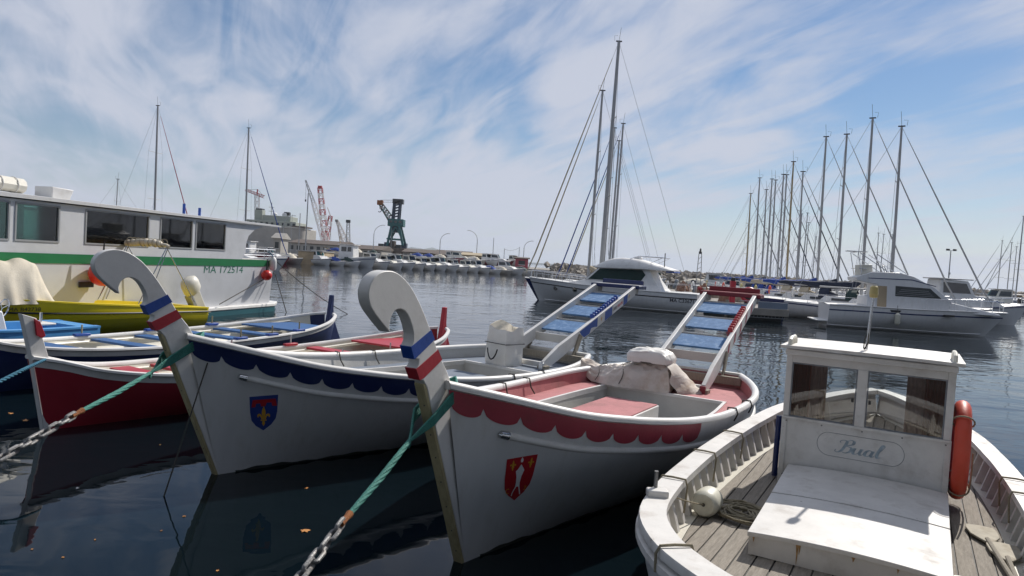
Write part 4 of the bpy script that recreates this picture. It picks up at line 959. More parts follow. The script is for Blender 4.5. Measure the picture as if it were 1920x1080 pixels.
# hull: plan outline extruded with a little flare
def plan(o, e): return [(o, .0), (o-.45, -.38-e), (-1.2, -.7-e), (-FW/2, -.8-e), (-FW+1.2, -.7-e), (-FW-o+.45, -.38-e), (-FW-o, .0), (-FW-o, FL), (o, FL)]
mb = MB(); rows = [[fp(x, y, z) for x, y in plan(o, e)] for z, o, e in ((-.4, -.35, -.25), (.05, -.16, -.1), (.35, -.1, -.05), (zst0, 0, 0), (zst0+.001, 0, 0))]
mb.grid(rows, True); mb.build('hull', 'ferrywhite', ferry, angle=30)
mb = MB(); mb.grid([[fp(x, y, z) for x, y in plan(.015, .015)] for z in (zst0, zst1)], True); mb.build('green_stripe', 'green', ferry, angle=30)
mb = MB(); mb.prism([fp(x, y, zst1-.005) for x, y in plan(-.02, -.02)], (0, 0, .01)); mb.build('deck', 'greyint', ferry)
mb = MB(); mb.grid([[fp(x, y, z) for x, y in plan(o, .35+o)] for z, o in ((-.3, .1), (.03, .12))], True); mb.build('boot_top', 'teal', ferry, angle=30)
mb = MB(); mb.prism([fp(x, y, .20) for x, y in plan(.16, .5)], (0, 0, .14)); mb.build('platform', 'white', ferry, bevel=.03)
mb = MB(); mb.grid([[fp(x, y, z) for x, y in plan(.135, .40)] for z in (.0, .2)], True); mb.build('platform_skirt', 'teal', ferry, angle=30)
for xo, nm in ((0, 'side_wall'), (-FW+.0, 'side_wall')):
    mb = MB(); th_ = .05; xs = (xo-.06 if xo == 0 else xo+.01, xo-.01 if xo == 0 else xo+.06)
    def slab(y0, y1, z0, z1): mb.box(((xs[0]+xs[1])/2, ysg*(y0+y1)/2, (z0+z1)/2), (.05, abs(y1-y0), z1-z0))
    slab(y_end, FL, zst1, zb); slab(y_end, FL, zt, zro0); q = y_end
    for w in W: slab(q, w[0], zb, zt); q = w[1]
    slab(q, FL, zb, zt)
    # curved front bracket under the roof
    arc = [(y_end, zst1+.001), (y_end, zro0)]+[(FZ(1790, 318)[0], zro0)]+[FZ(*p) for p in ((1700, 325), (1640, 345), (1600, 385), (1585, 430), (1580, 490))]
    mb.prism([fp(xs[0], y, z) for y, z in arc], (.05, 0, 0)); mb.build(nm, 'ferrywhite', ferry, smooth=False)
    for w in W:
        x_ = xs[1]+.004 if xo == 0 else xs[0]-.004; fr = MB(); t = .045
        for y0, y1, z0, z1 in ((w[0]-t, w[1]+t, w[3], w[3]+t), (w[0]-t, w[1]+t, w[2]-t, w[2]), (w[0]-t, w[0], w[2], w[3]), (w[1], w[1]+t, w[2], w[3])): fr.box((x_, ysg*(y0+y1)/2, (z0+z1)/2), (.03, abs(y1-y0)-.001, z1-z0))
        f_ = fr.build('window', 'lampgrey', ferry, smooth=False)
        MB().box(((xs[0]+xs[1])/2, ysg*(w[0]+w[1])/2, (w[2]+w[3])/2), (.008, w[1]-w[0], w[3]-w[2])).build('pane', 'glassgreen', f_, smooth=False)
mb = MB(); mb.prism([fp(-.1, y_end+.02, zst1), fp(-FW+.1, y_end+.02, zst1), fp(-FW+.1, y_end+.02, zro0-.01), fp(-.1, y_end+.02, zro0-.01)], (0, ysg*.05, 0)); mb.build('end_wall', 'ferrywhite', ferry, smooth=False)
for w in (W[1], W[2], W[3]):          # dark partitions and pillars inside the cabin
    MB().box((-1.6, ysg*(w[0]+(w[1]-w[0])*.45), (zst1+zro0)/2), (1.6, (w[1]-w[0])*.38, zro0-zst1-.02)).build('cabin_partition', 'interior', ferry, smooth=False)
rend = FZ(1795, 310)[0]
mb = MB(); rows = []
for i in range(9):
    x = lerp(.10, -FW-.10, i/8); c = .10*(1-((x+FW/2)/(FW/2+.1))**2); rows.append([fp(x, rend, zro0+.03+c*.3), fp(x, FL, zro0+.03+c*.3), fp(x, FL, zroof-.02+c), fp(x, rend-.04, zro0+.09+c)])
mb.grid(rows, True); n = len(mb.v); mb.f += [(0, 1, 2, 3), (n-4, n-3, n-2, n-1)]; mb.m += [0, 0]; rf = mb.build('roof', 'hull_white', ferry, angle=30)
s0, _ = FZ(540, 150); s1, _ = FZ(430, 150)
MB().hexa([fp(-.5, s0, zroof-.05), fp(-.5, s1, zroof-.05), fp(-1.1, s1, zroof-.05), fp(-1.1, s0, zroof-.05), fp(-.45, s0-.1, zroof+.28), fp(-.5, s1, zroof+.31), fp(-1.1, s1, zroof+.31), fp(-1.15, s0-.1, zroof+.28)]).build('roof_vent', 'white', rf, bevel=.02)
s0, _ = FZ(285, 140); s1, _ = FZ(52, 100); mb = MB()
mb.tube([fp(-.7, s0, zroof+.22), fp(-.7, s0+.05, zroof+.22), fp(-.7, s1-.05, zroof+.24), fp(-.7, s1, zroof+.24)], [.14, .2, .2, .14], 10); rc = mb.build('life_raft_canister', 'cream', rf, angle=30)
for f in (.3, .72): MB().tube([(-.7+.21*math.cos(a), ysg*lerp(s0, s1, f), zroof+.23+.21*math.sin(a)) for a in [2*PI*q/16 for q in range(16)]], .012, 5, closed=True).build('raft_strap', 'white', rc)
for xx, zz_ in ((1720, 205), (1905, 0)): pass
for s_, h in ((FZ(1410, 270)[0], .42), (FZ(1505, 270)[0], .34)): MB().tube([fp(-1.5, s_, zroof), fp(-1.5, s_, zroof+h)], .05, 8).build('roof_post', 'blue', rf)
ta = FZ(1312, 618); tb_ = FZ(1562, 612)
text_part('registration', 'MA 172514', lambda a, b: fp(-.1*(zst0-(ta[1]-.03+b))/(zst0-.35)+.004, ta[0]-a, ta[1]-.03+b), .36, ta[0]-tb_[0], 'textgreen', ferry)
MB().box((.012, ysg*FZ(552, 698)[0], FZ(552, 698)[1]), (.02, .5, .16)).build('hull_vent', 'black', ferry, smooth=False)
mb = MB()
for zz_ in (.18, .42): mb.tube([fp(-.1, y_end-.1, zst1+zz_), fp(-.1, -.25, zst1+zz_), fp(-.9, -.75, zst1+zz_), fp(-FW/2, -.78, zst1+zz_)], .02, 6)
for y_ in (.5, .1, -.25): mb.tube([fp(-.1, y_, zst1), fp(-.1, y_, zst1+.42)], .018, 6)
mb.build('bow_rail', 'steel', ferry)
def ball(label, p, r, mat, cat='buoy'):
    o = thing('ball_fender', label, cat, p, 0, 'red ball fenders hung on the ferry')
    MB().lathe([(r*math.sin(PI*i/14)+.001, -r*math.cos(PI*i/14)) for i in range(15)], (0, 0, 0), 20).build('ball', mat, o, angle=80)
    MB().tube([(0, 0, r*.95), (0, 0, r*1.15), (.02, 0, r*1.7+.3)], [.05, .04, .015], 8).build('neck', 'black', o)
s_, z_ = FZ(1692, 636); ball('red ball fender hanging at the right-hand end of the ferry', FM @ Vector(fp(.22, s_+.1, z_)), .21, 'redball')
s_, z_ = FZ(672, 622); ball('large glossy red ball fender against the ferry side behind the crook', FM @ Vector(fp(.34, s_+.42, z_)), .36, 'redball')
s_, z_ = FZ(1720, 565); o = thing('fender', 'white bottle shaped fender hanging at the ferry corner', 'fender', FM @ Vector(fp(.15, s_-.15, z_))); MB().lathe([(.04, .3), (.12, .22), (.14, .1), (.14, -.15), (.11, -.24), (.03, -.28)], (0, 0, 0), 14).build('fender_body', 'white', o)
MB().tube([(0, 0, .28), (-.1, 0, .42), (-.3, .1, .5)], .02, 6).build('lanyard', 'tealrope', o)
def line(label, a, b, r=.012, mat='darkrope', sag=.0):
    a, b = Vector(a), Vector(b); o = thing('mooring_line', label, 'rope', a); MB().tube([(b-a)*(i/12)+Vector((0, 0, -sag*4*(i/12)*(1-i/12))) for i in range(13)], r, 6).build('rope', mat, o)
e1 = FM @ Vector(fp(.1, 0, zst1)); line('dark mooring line slanting from the ferry corner to the water at right', e1, atz(652, 589, 0), .017, 'darkrope', .15)
line('shorter dark mooring line from the ferry corner down to the water', FM @ Vector(fp(.12, .0, zst0-.3)), atz(537, 586, 0), .017); line('dark mooring line running back along the ferry hull', FM @ Vector(fp(.16, .1, zst0-.25)), FM @ Vector(fp(.22, 3.6, .45)), .017)
line('thin dark line hanging from the blue jousting boat stem into the water', BMx @ Vector((.13, -.20, 1.40)), BMx @ Vector((.35, -.75, 0.0)), .008)
# ================================================================== yellow motor boat
def outboard(parent, y, x, z, cowl, tilt, s=1.0, nm='outboard_motor'):
    r_ = part_root(nm, parent); r_.location = (x, y, z); r_.rotation_euler = (R(tilt), 0, 0); r_.scale = (s, s, s)
    mb = MB(); rows = []
    for zz_, w, l0, l1 in ((.02, .13, -.14, .26), (.10, .17, -.18, .33), (.30, .18, -.18, .34), (.42, .15, -.15, .30), (.47, .09, -.08, .2)):
        rows.append([(w*math.cos(a), (l0+l1)/2+(l1-l0)/2*math.sin(a), zz_) for a in [2*PI*q/16 for q in range(16)]])
    mb.grid(rows, True); n = len(mb.v); mb.f += [tuple(range(16)), tuple(range(n-16, n))]; mb.m += [0, 0]; mb.build('cowling', cowl, r_, angle=50)
    mb = MB(); mb.hexa([(-.06, -.04, -.75), (.06, -.04, -.75), (.05, .2, -.75), (-.05, .2, -.75), (-.08, -.06, .04), (.08, -.06, .04), (.08, .22, .04), (-.08, .22, .04)]); mb.build('drive_leg', cowl if cowl == 'cream' else 'lampgrey', r_, bevel=.02)
    MB().box((0, -.10, -.12), (.22, .10, .30)).build('clamp', 'lampgrey', r_, bevel=.01)
    for k in range(3):
        a = 2*PI*k/3; MB().hexa([(.0, .22, -.68), (.03*math.cos(a), .26, -.68+.03*math.sin(a)), (.13*math.cos(a+.3), .25, -.68+.13*math.sin(a+.3)), (.13*math.cos(a), .22, -.68+.13*math.sin(a)), (0, .225, -.68), (.03*math.cos(a), .265, -.68+.03*math.sin(a)), (.13*math.cos(a+.3), .255, -.68+.13*math.sin(a+.3)), (.13*math.cos(a), .225, -.68+.13*math.sin(a))]).build('propeller_blade', 'lampgrey', r_)
    return r_
def open_boat(name, label, cat, O, th, H, hull, low, inner, rail=None, group=None, low_z=.35, well=(1.2, None), fz=.28):
    root = thing(name, label, cat, (O[0], O[1], 0), -R(th), group)
    L = H.L; y1 = well[1] or L-.35
    for s_ in (1, -1):
        MB().grid([[H.P(y, v/8*((H.zg(y)-low_z)/(H.zg(y)-H.zk)), s_) for v in range(9)] for y in H.stations(36)]).build('topside', hull, root, angle=60)
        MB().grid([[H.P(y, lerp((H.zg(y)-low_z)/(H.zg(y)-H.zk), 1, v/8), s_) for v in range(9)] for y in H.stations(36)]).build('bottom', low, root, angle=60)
        if rail: MB().tube([H.Z(y, low_z+(H.zg(y)-low_z)*.42, s_, .008) for y in H.stations(36)], .025, 6).build('rub_rail', rail, root)
        MB().grid([[H.P(y, 0, s_)+Vector((s_*.02, 0, -.03)), H.P(y, 0, s_)+Vector((s_*.02, 0, .012)), Vector((s_*max(0, H.b(y)-.16), H.y0(y, H.zg(y)), H.zg(y)+.015)), Vector((s_*max(0, H.b(y)-.17), H.y0(y, H.zg(y)), H.zg(y)-.04))] for y in H.stations(36)]).build('gunwale', hull, root, angle=50)
    y = L; MB().grid([[H.P(y, k/8, -1) for k in range(9)], [H.P(y, k/8, 1) for k in range(9)]]).build('transom', hull, root)
    mb = MB(); ys = [lerp(well[0], y1, i/20) for i in range(21)]; w_ = lambda y: max(.02, H.b(y)-.17)
    mb.grid([[(-w_(y), y, H.zg(y)), (-w_(y)+.03, y, fz), (w_(y)-.03, y, fz), (w_(y), y, H.zg(y))] for y in ys])
    for y in (well[0], y1): mb.grid([[(-w_(y), y, H.zg(y)), (-w_(y), y, fz)], [(w_(y), y, H.zg(y)), (w_(y), y, fz)]])
    mb.build('cockpit', inner, root, angle=40)
    yf = [lerp(-H.rake+.02, well[0], i/12) for i in range(13)]; MB().grid([[(-max(.01, H.b(y)-.12), H.y0(y, H.zg(y)), H.zg(y)+.012), (0, H.y0(y, H.zg(y)), H.zg(y)+.05), (max(.01, H.b(y)-.12), H.y0(y, H.zg(y)), H.zg(y)+.012)] for y in yf]).build('foredeck', inner, root)
    if y1 < L-.05: MB().grid([[(-w_(y), y, H.zg(y)+.005), (w_(y), y, H.zg(y)+.005)] for y in (y1, L)]).build('aft_deck', hull, root)
    return root
def bh(L, B, z0, z1, rake=.5, zk=-.3, zm=None): 
    zm = zm if zm is not None else (z0+z1)/2-.05
    return Hull(L, ([-rake, 0, L*.12, L*.3, L*.55, L*.8, L], [.05, B*.3, B*.55, B*.86, B, B*.97, B*.9]), ([-rake, L*.3, L*.6, L], [z0, lerp(z0, zm, .6), zm, z1]), zk, rake, ([-rake, L*.4, L], [1.2, 2.4, 4.0]), .05)
YH = bh(6.7, 1.0, 1.12, .62, .5, -.3, .78)
yO = (-12.95, 15.8); yth = 24
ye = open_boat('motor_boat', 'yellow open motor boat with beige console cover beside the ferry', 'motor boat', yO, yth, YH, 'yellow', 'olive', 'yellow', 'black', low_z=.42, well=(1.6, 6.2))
YM = boat_m(ye)
outboard(ye, 6.75, .1, .95, 'cream', 30, 1.2)
text_part('registration', 'MA B42738', lambda a, b: tuple(YH.Z(1.0+a, .70+b, 1, .012)), .13, .66, 'textdark', ye)
# folded sunshade frame
bi = part_root('sunshade_frame', ye)
for s_ in (-.85, .85):
    for y0, y1 in ((4.3, 5.15), (4.55, 5.2), (6.2, 5.15)): MB().tube([(s_, y0, .8), (s_*.98, y1, 2.42)], .014, 6).build('pole', 'steel', bi)
mb = MB(); mb.tube([(-.9+1.8*i/20, 5.15+.03*math.sin(i), 2.46+.07*math.sin(PI*i/20)+.02*math.sin(i*2.1)) for i in range(21)], [.05+.055*math.sin(PI*min(1, (i+2)/20))**.4+.012*math.sin(i*2.5) for i in range(21)], 10); mb.build('rolled_canopy', 'canvas', bi, angle=70)
for k in range(9): MB().tube([(-.72+.18*k+.01*math.sin(q), 5.15+.115*math.cos(2*PI*q/12), 2.5+.03+.125*math.sin(2*PI*q/12)) for q in range(12)], .008, 5, closed=True).build('canopy_tie', 'hemp', bi)
# beige cover over the console
cv = thing('console_cover', 'beige canvas cover tented over the console of the yellow boat', 'cover', YM @ Vector((0, 1.55, .85)), ye.rotation_euler.z)
mb = MB(); rows = []
for i in range(61):
    y = lerp(-1.3, .62, i/60); r_ = []
    for j in range(29):
        f = lerp(-1, 1, j/28); tp_ = interp(y, [-1.3, -.6, .12, .25, .62], [.8, 1.0, 1.10, 1.02, .06]); e = (1-abs(f)**2.6)
        fo = abs(math.sin(6.5*y+1.2*f+.6*math.sin(3*f)))**3; r_.append((f*(.74+.07*fo), y+.05*math.sin(5*f), .02+tp_*e*(1-.05*fo)))
    rows.append(r_)
mb.grid(rows); mb.build('canvas_sheet', 'canvas', cv, angle=75)
o = thing('fender', 'small black fender hanging on the yellow hull', 'fender', YM @ (YH.Z(5.0, .42, 1, .12))); MB().lathe([(.03, .2), (.10, .12), (.11, 0), (.10, -.12), (.02, -.18)], (0, 0, 0), 12).build('fender_body', 'black', o); MB().tube([(0, 0, .2), (-.04, 0, .42)], .012, 6).build('lanyard', 'darkrope', o)
# dinghy with a dark outboard between the yellow boat and the ferry
dg = open_boat('dinghy', 'grey dinghy with tilted dark outboard behind the yellow boat', 'dinghy', (-13.6, 16.6), 20, bh(3.4, .7, .62, .5), 'shedwall', 'shedwall', 'greyint', well=(.8, 3.1), fz=.2)
outboard(dg, 3.5, .15, .95, 'black', 48, 1.15)
# ================================================================== light blue skiff with console
LH = bh(4.6, .86, .80, .58, .35, -.25, .6)
sk = open_boat('motor_skiff', 'light blue open skiff with white steering console and chrome wheel', 'motor boat', (-12.0, 11.9), 26, LH, 'lightblue', 'lightblue', 'lightblue', well=(1.0, 4.2), fz=.22)
mb = MB(); mb.hexa([(-.3, 2.55, .22), (.3, 2.55, .22), (.3, 3.0, .22), (-.3, 3.0, .22), (-.27, 2.58, 1.02), (.27, 2.58, 1.02), (.26, 2.85, .94), (-.26, 2.85, .94)]); cn = mb.build('console', 'white', sk, bevel=.03)
MB().tube([(.19*math.cos(2*PI*q/24), 2.98+.06*math.sin(2*PI*q/24), .98+.19*math.sin(2*PI*q/24)) for q in range(24)], .013, 6, closed=True).build('wheel_rim', 'steel', cn)
for k in range(3): MB().tube([(0, 2.96, .98), (.19*math.cos(2*PI*k/3+.5), 2.98+.06*math.sin(2*PI*k/3+.5), .98+.19*math.sin(2*PI*k/3+.5))], .009, 6).build('wheel_spoke', 'steel', cn)
MB().tube([(-.3, 2.3, .5), (-.3, 2.45, 1.1), (.3, 2.45, 1.1), (.3, 2.3, .5)], .014, 6).build('grab_rail', 'steel', cn)
MB().box((0, 3.75, .62), (.55, .35, .05)).build('seat', 'white', sk, bevel=.015); MB().tube([(0, 3.75, .22), (0, 3.75, .86)], .03, 8).build('seat_pedestal', 'steel', sk)
# ================================================================== pontoon between the yachts
def along(px, py, px2, py2):
    a, b = atz(px, py, 0), atz(px2, py2, 0); d = b-a; return a, math.degrees(math.atan2(d.x, d.y)), d.length
pn = thing('pontoon', 'concrete landing pontoon running away between the two rows of yachts', 'pontoon', (15.2, 43.5, 0), R(-1.0))
MB().box((0, 30, .55), (3.0, 64, .45)).build('deck_slab', 'concrete', pn, bevel=.04)
MB().box((0, 30.2, .15), (2.6, 63, .5)).build('float', 'interior', pn)
for k in range(9):
    for s_ in (-1, 1): MB().tube([(s_*1.35, 1+k*7.5, -.3), (s_*1.35, 1+k*7.5, 1.05)], .11, 10).build('mooring_pile', 'greywood', pn)
mb = MB()
fence = part_root('end_railing', pn)
for i in range(14): MB().tube([(-1.4+i*.215, -1.85, .2), (-1.4+i*.215, -1.85, 1.15)], .015, 6).build('bar', 'lampgrey', fence)
for z in (.2, .72, 1.15): MB().tube([(-1.45, -1.85, z), (1.45, -1.85, z)], .025, 6).build('rail', 'lampgrey', fence)
MB().box((.55, -1.88, .85), (1.75, .03, .62)).build('notice_board', pm('grey_blue_board', (.16, .2, .26), .6, .15, 1), fence, bevel=.01)
MB().box((0, -1.0, .52), (2.9, 1.9, .12)).build('gangway', 'concrete', pn)
# fishing gear heaped on the pontoon
def heap(label, x, y, w, d, h, mat, seed):
    random.seed(seed); o = thing('fishing_gear', label, 'fishing gear', pn.matrix_basis @ Vector((x, y, .78)), 0); rows = []
    o.location = boat_m(pn) @ Vector((x, y, .775)); ph = [random.uniform(0, 6) for _ in range(8)]
    for i in range(17):
        r_ = []
        for j in range(17):
            a, b = lerp(-1, 1, i/16), lerp(-1, 1, j/16); e = max(0, 1-(a*a+b*b))**.5; n = .22*math.sin(5*a+ph[0])*math.sin(6*b+ph[1])+.15*math.sin(11*a+ph[2]+4*b)+.08*random.random()
            r_.append((a*w, b*d, max(0, h*e*(1+n))))
        rows.append(r_)
    MB().grid(rows).build('net_heap', mat, o, angle=20, smooth=False)
    for k in range(5):
        x_, y_ = random.uniform(-w*.6, w*.6), random.uniform(-d*.5, d*.5); MB().box((x_, y_, h*.75+.05), (.35, .3, .22), random.random()*3).build('float_box', random.choice(['cream', 'cranered', 'steelblue', 'white', 'tanwall']), o, bevel=.03)
for i, (x, y, w, d, h, m_) in enumerate([(-.7, 3.5, .5, .9, .75, 'net'), (.8, 6, .55, 1.0, .6, 'clutter'), (-.8, 9.5, .55, 1.2, .9, 'net'), (.7, 12, .6, 1.1, .7, 'clutter'), (-.6, 17, .6, 1.4, .9, 'net'), (.7, 22, .6, 1.5, .8, 'clutter')]):
    heap(['heap of brown nets nearest the end of the pontoon', 'heap of crates and gear at the right pontoon edge', 'second heap of brown nets on the left pontoon edge', 'second pile of crates at the right of the pontoon', 'third heap of brown nets along the pontoon', 'farthest pile of gear on the pontoon'][i], x, y, w, d, h, m_, 40+i)
o = thing('service_post', 'tall red service post with dark cap on the pontoon', 'post', boat_m(pn) @ Vector((-.9, 1.6, .775)))
MB().box((0, 0, .75), (.34, .3, 1.5)).build('column', 'redthing', o, bevel=.03); MB().lathe([(.16, 1.5), (.17, 1.6), (.12, 1.72), (.02, 1.75)], (0, 0, 0), 12).build('cap', 'black', o)
o = thing('hose_reel', 'red hose reel stand on the pontoon beside the red post', 'hose reel', boat_m(pn) @ Vector((.5, 2.6, .775)))
MB().tube([(.0, .42*math.cos(2*PI*q/24), .62+.42*math.sin(2*PI*q/24)) for q in range(24)], .12, 8, closed=True).build('reel', 'redthing', o); MB().box((0, 0, .3), (.1, .5, .6)).build('stand', 'black', o)
o.rotation_euler.z = R(80)
o = thing('beacon_mast', 'small lattice beacon mast with dark lamp behind the cruiser', 'beacon', at(1310, 520, 62)-Vector((0, 0, 1.5)))
for s_ in (-1, 1): MB().tube([(s_*.25, 0, 0), (s_*.12, 0, 3.6)], .035, 6).build('upright', 'lampgrey', o)
for k in range(7): MB().tube([(-.24+.018*k, 0, .4+k*.45), (.22-.018*k, 0, .65+k*.45)], .02, 5).build('brace', 'lampgrey', o)
MB().lathe([(.14, 3.6), (.14, 3.8), (.08, 3.85), (.08, 4.0), (.02, 4.1)], (0, 0, 0), 10).build('lamp', 'black', o)
# ================================================================== motor cruisers
def prof_prism(mb, pts, w0, w1, ztop):
    # closed side outline (y, z) given a width that narrows upwards
    n = len(pts); z0 = min(p[1] for p in pts)
    f = lambda z: lerp(w0, w1, (z-z0)/(ztop-z0)); vs_ = [(-f(z), y, z) for y, z in pts]+[(f(z), y, z) for y, z in pts]
    mb.add(vs_, [tuple(range(n))[::-1], tuple(range(n, 2*n))]+[(i, (i+1) % n, n+(i+1) % n, n+i) for i in range(n)]); return mb
def side_panel(name, pts, w0, w1, z0, ztop, mat, parent, off=.012):
    f = lambda z: lerp(w0, w1, (z-z0)/(ztop-z0))+off
    for s_ in (1, -1):
        mb = MB(); mb.prism([(s_*f(z), y, z) for y, z in pts], (s_*-.02, 0, 0)); mb.build(name, mat, parent, smooth=False)
def cruiser_base(name, label, O, th, H, stripe, sz):
    r_ = thing(name, label, 'motor cruiser', (O.x, O.y, 0), -R(th))
    H.shell(MB(), 44, 12).build('hull', 'hull_white', r_, angle=60)
    for s_ in (1, -1):
        MB().grid([[H.Z(y, H.zg(y)-sz-.07*j, s_, .01) for j in range(2)] for y in H.stations(40)]).build('hull_stripe', stripe, r_)
        H.rail(MB(), [(-.05, -.03), (-.05, .03), (.03, .03), (.05, 0), (.03, -.03)], 40, sides=(s_,)).build('toe_rail', 'white', r_)
        MB().tube([H.Z(y, .12, s_, .0) for y in H.stations(30)[2:]], .04, 6).build('chine', 'hull_white', r_)
    MB().grid([[(-H.b(y)+.02, H.y0(y, H.zg(y)), H.zg(y)-.02), (0, H.y0(y, H.zg(y)), H.zg(y)+.05), (H.b(y)-.02, H.y0(y, H.zg(y)), H.zg(y)-.02)] for y in H.stations(40)]).build('deck', 'white', r_)
    return r_
def rail_set(parent, H, y0, y1, h, n, mat='steel', name='guard_rail'):
    for s_ in (1, -1):
        mb = MB(); top = [H.P(lerp(y0, y1, i/n), 0, s_)*1+Vector((-s_*.06, 0, h)) for i in range(n+1)]; mb.tube(top, .018, 6)
        for i in range(n+1): mb.tube([top[i]-Vector((0, 0, h)), top[i]], .014, 6)
        mb.build(name, mat, parent)
a, th, L = along(1011, 563, 1316, 589)
CH = Hull(L-.1, ([-.9, -.3, .8, 2.5, 5, 8, L], [.06, .55, 1.15, 1.55, 1.7, 1.68, 1.55]), ([-.9, 1.5, 4, 7, L], [1.62, 1.52, 1.38, 1.30, 1.28]), -.45, .85, ([-.9, 2, 6, L], [1.3, 2.0, 3.0, 4.0]), .06)
cc = cruiser_base('motor_cruiser', 'white motor cruiser with dark green windscreen behind the ladder of the blue jousting boat', a, th, CH, 'black', .28)
up = [(2.2, 1.45), (3.3, 1.75), (4.0, 2.62), (7.0, 2.72), (7.3, 2.62), (7.9, 1.9), (8.35, 1.28), (2.6, 1.28)]
prof_prism(MB(), [(1.6, 1.42), (2.9, 1.72), (3.2, 1.74), (7.9, 1.74), (8.4, 1.25), (1.5, 1.25)], 1.42, 1.2, 1.75).build('coachroof', 'white', cc, bevel=.05)
prof_prism(MB(), [(3.0, 1.74), (3.95, 2.66), (7.2, 2.78), (7.4, 2.6), (7.75, 2.0), (8.2, 1.45), (8.2, 1.3), (7.2, 1.3), (7.0, 1.74)], 1.3, 1.05, 2.7).build('cabin', 'white', cc, bevel=.03)
side_panel('side_window', [(3.25, 1.80), (4.0, 2.56), (6.9, 2.62), (7.15, 2.3), (6.85, 1.82)], 1.3, 1.05, 1.3, 2.7, 'seagreencloth', cc)
MB().hexa([(-1.15, 3.02, 1.80), (1.15, 3.02, 1.80), (1.15, 3.06, 1.80), (-1.15, 3.06, 1.80), (-1.0, 3.82, 2.58), (1.0, 3.82, 2.58), (1.0, 3.87, 2.58), (-1.0, 3.87, 2.58)]).build('windscreen', 'seagreencloth', cc, smooth=False)
mb = MB(); rows = []
for i in range(15):
    y = lerp(3.55, 8.95, i/14); zt_ = sinterp(y, [3.55, 4.2, 5.2, 6.6, 7.8, 8.95], [2.72, 3.10, 3.36, 3.30, 3.02, 2.74]); zb_ = sinterp(y, [3.55, 5, 7, 8.2, 8.95], [2.62, 2.64, 2.68, 2.66, 2.68]); w = sinterp(y, [3.55, 4.3, 6, 8, 8.95], [.95, 1.25, 1.38, 1.36, 1.2])
    rows.append([(-w, y, zb_), (-w*.99, y, lerp(zb_, zt_, .35)), (-w*.85, y, lerp(zb_, zt_, .85)), (-w*.5, y, zt_), (w*.5, y, zt_), (w*.85, y, lerp(zb_, zt_, .85)), (w*.99, y, lerp(zb_, zt_, .35)), (w, y, zb_)])
mb.grid(rows, True); n = len(mb.v); mb.f += [tuple(range(8)), tuple(range(n-8, n))]; mb.m += [0, 0]; rf = mb.build('hard_top', 'white', cc, angle=50)
mb = MB(); mb.tube([(-1.0, 6.0, 3.30), (-1.0, 6.6, 3.52), (-1.0, 8.2, 3.50), (1.0, 8.2, 3.50), (1.0, 6.6, 3.52), (1.0, 6.0, 3.30)], .025, 6)
for x in (-1, 1): mb.tube([(x, 8.2, 3.5), (x, 7.4, 3.1)], .02, 6)
mb.build('roof_rail', 'steel', rf); MB().lathe([(.28, 3.34), (.30, 3.4), (.24, 3.5), (.05, 3.54)], (0, 6.3, 0), 14).build('radar_dome', 'white', rf)
MB().tube([(.9, 8.3, 2.9), (.9, 8.3, 3.8)], .03, 6).build('aerial', 'black', rf)
MB().box((0, 8.7, 2.60), (1.9, .55, .10)).build('blue_awning', 'blue', rf, bevel=.03)
for y in (1.6, 3.2): MB().lathe([(.02, -.02), (.16, -.02), (.16, .02), (.02, .02)], (0, 0, 0), 12, 'X').build('porthole', 'glassdark', cc).location = CH.Z(y, 1.02, 1, .01)
for ch in cc.children:
    if ch.name.split('.')[0] in ('coachroof', 'cabin', 'side_window', 'windscreen', 'hard_top'): ch.location.y += .75
text_part('registration', 'MA C33671', lambda q, b: tuple(CH.Z(L-1.78+q, .72+b, 1, .02)), .30, 1.5, 'textdark', cc, bold=.004)
rail_set(cc, CH, -.6, 2.8, .55, 6)
a, th, L = along(1844, 631, 1545, 609)
RH2 = Hull(L+.1, ([-1.1, -.4, .8, 2.5, 5, 8, L], [.06, .55, 1.15, 1.5, 1.62, 1.6, 1.5]), ([-1.1, 1.5, 4, 7, L], [1.42, 1.40, 1.34, 1.32, 1.30]), -.45, 1.1, ([-1.1, 2, 6, L], [1.3, 2.0, 3.0, 4.0]), .06)
rc_ = cruiser_base('motor_cruiser', 'grey white flybridge cruiser moored in front of the right-hand masts', a, th, RH2, 'navy', .26)
for s_ in (1, -1): pass
prof_prism(MB(), [(-.2, 1.36), (2.3, 1.86), (2.6, 1.92), (6.6, 1.92), (6.6, 1.25), (-.3, 1.25)], 1.25, 1.0, 1.95).build('coachroof', 'hull_white', rc_, bevel=.05)
prof_prism(MB(), [(2.2, 1.88), (3.1, 2.62), (4.2, 3.18), (4.9, 3.36), (6.4, 3.32), (7.25, 2.98), (7.2, 2.78), (6.1, 2.62), (6.1, 1.25), (5.0, 1.25), (2.4, 1.25)], 1.28, 1.02, 3.3).build('cabin', 'hull_white', rc_, bevel=.03)
side_panel('side_window', [(2.75, 2.02), (3.35, 2.56), (5.15, 2.60), (5.15, 2.02)], 1.28, 1.02, 1.25, 3.3, 'interior', rc_)
for k in range(5):
    for s_ in (1, -1): MB().box((s_*(1.205-.022*k), 4.15, 2.10+k*.10), (.03, 2.0-.18*k, .022)).build('window_slat', 'lampgrey', rc_)
side_panel('cabin_door', [(6.03, 1.35), (6.09, 1.35), (6.09, 2.55), (5.6, 2.55), (5.6, 1.35)], 1.28, 1.02, 1.25, 3.3, 'tanwall', rc_, .008)
side_panel('cabin_stripe', [(3.05, 2.72), (4.3, 3.02), (6.6, 2.98), (6.6, 2.94), (4.3, 2.97), (3.08, 2.68)], 1.28, 1.02, 1.25, 3.3, 'navy', rc_)
side_panel('hull_vent', [(4.9, 1.22), (5.5, 1.22), (5.42, 1.10), (4.98, 1.10)], 1.62, 1.62, 1.0, 2, 'black', rc_, .02)
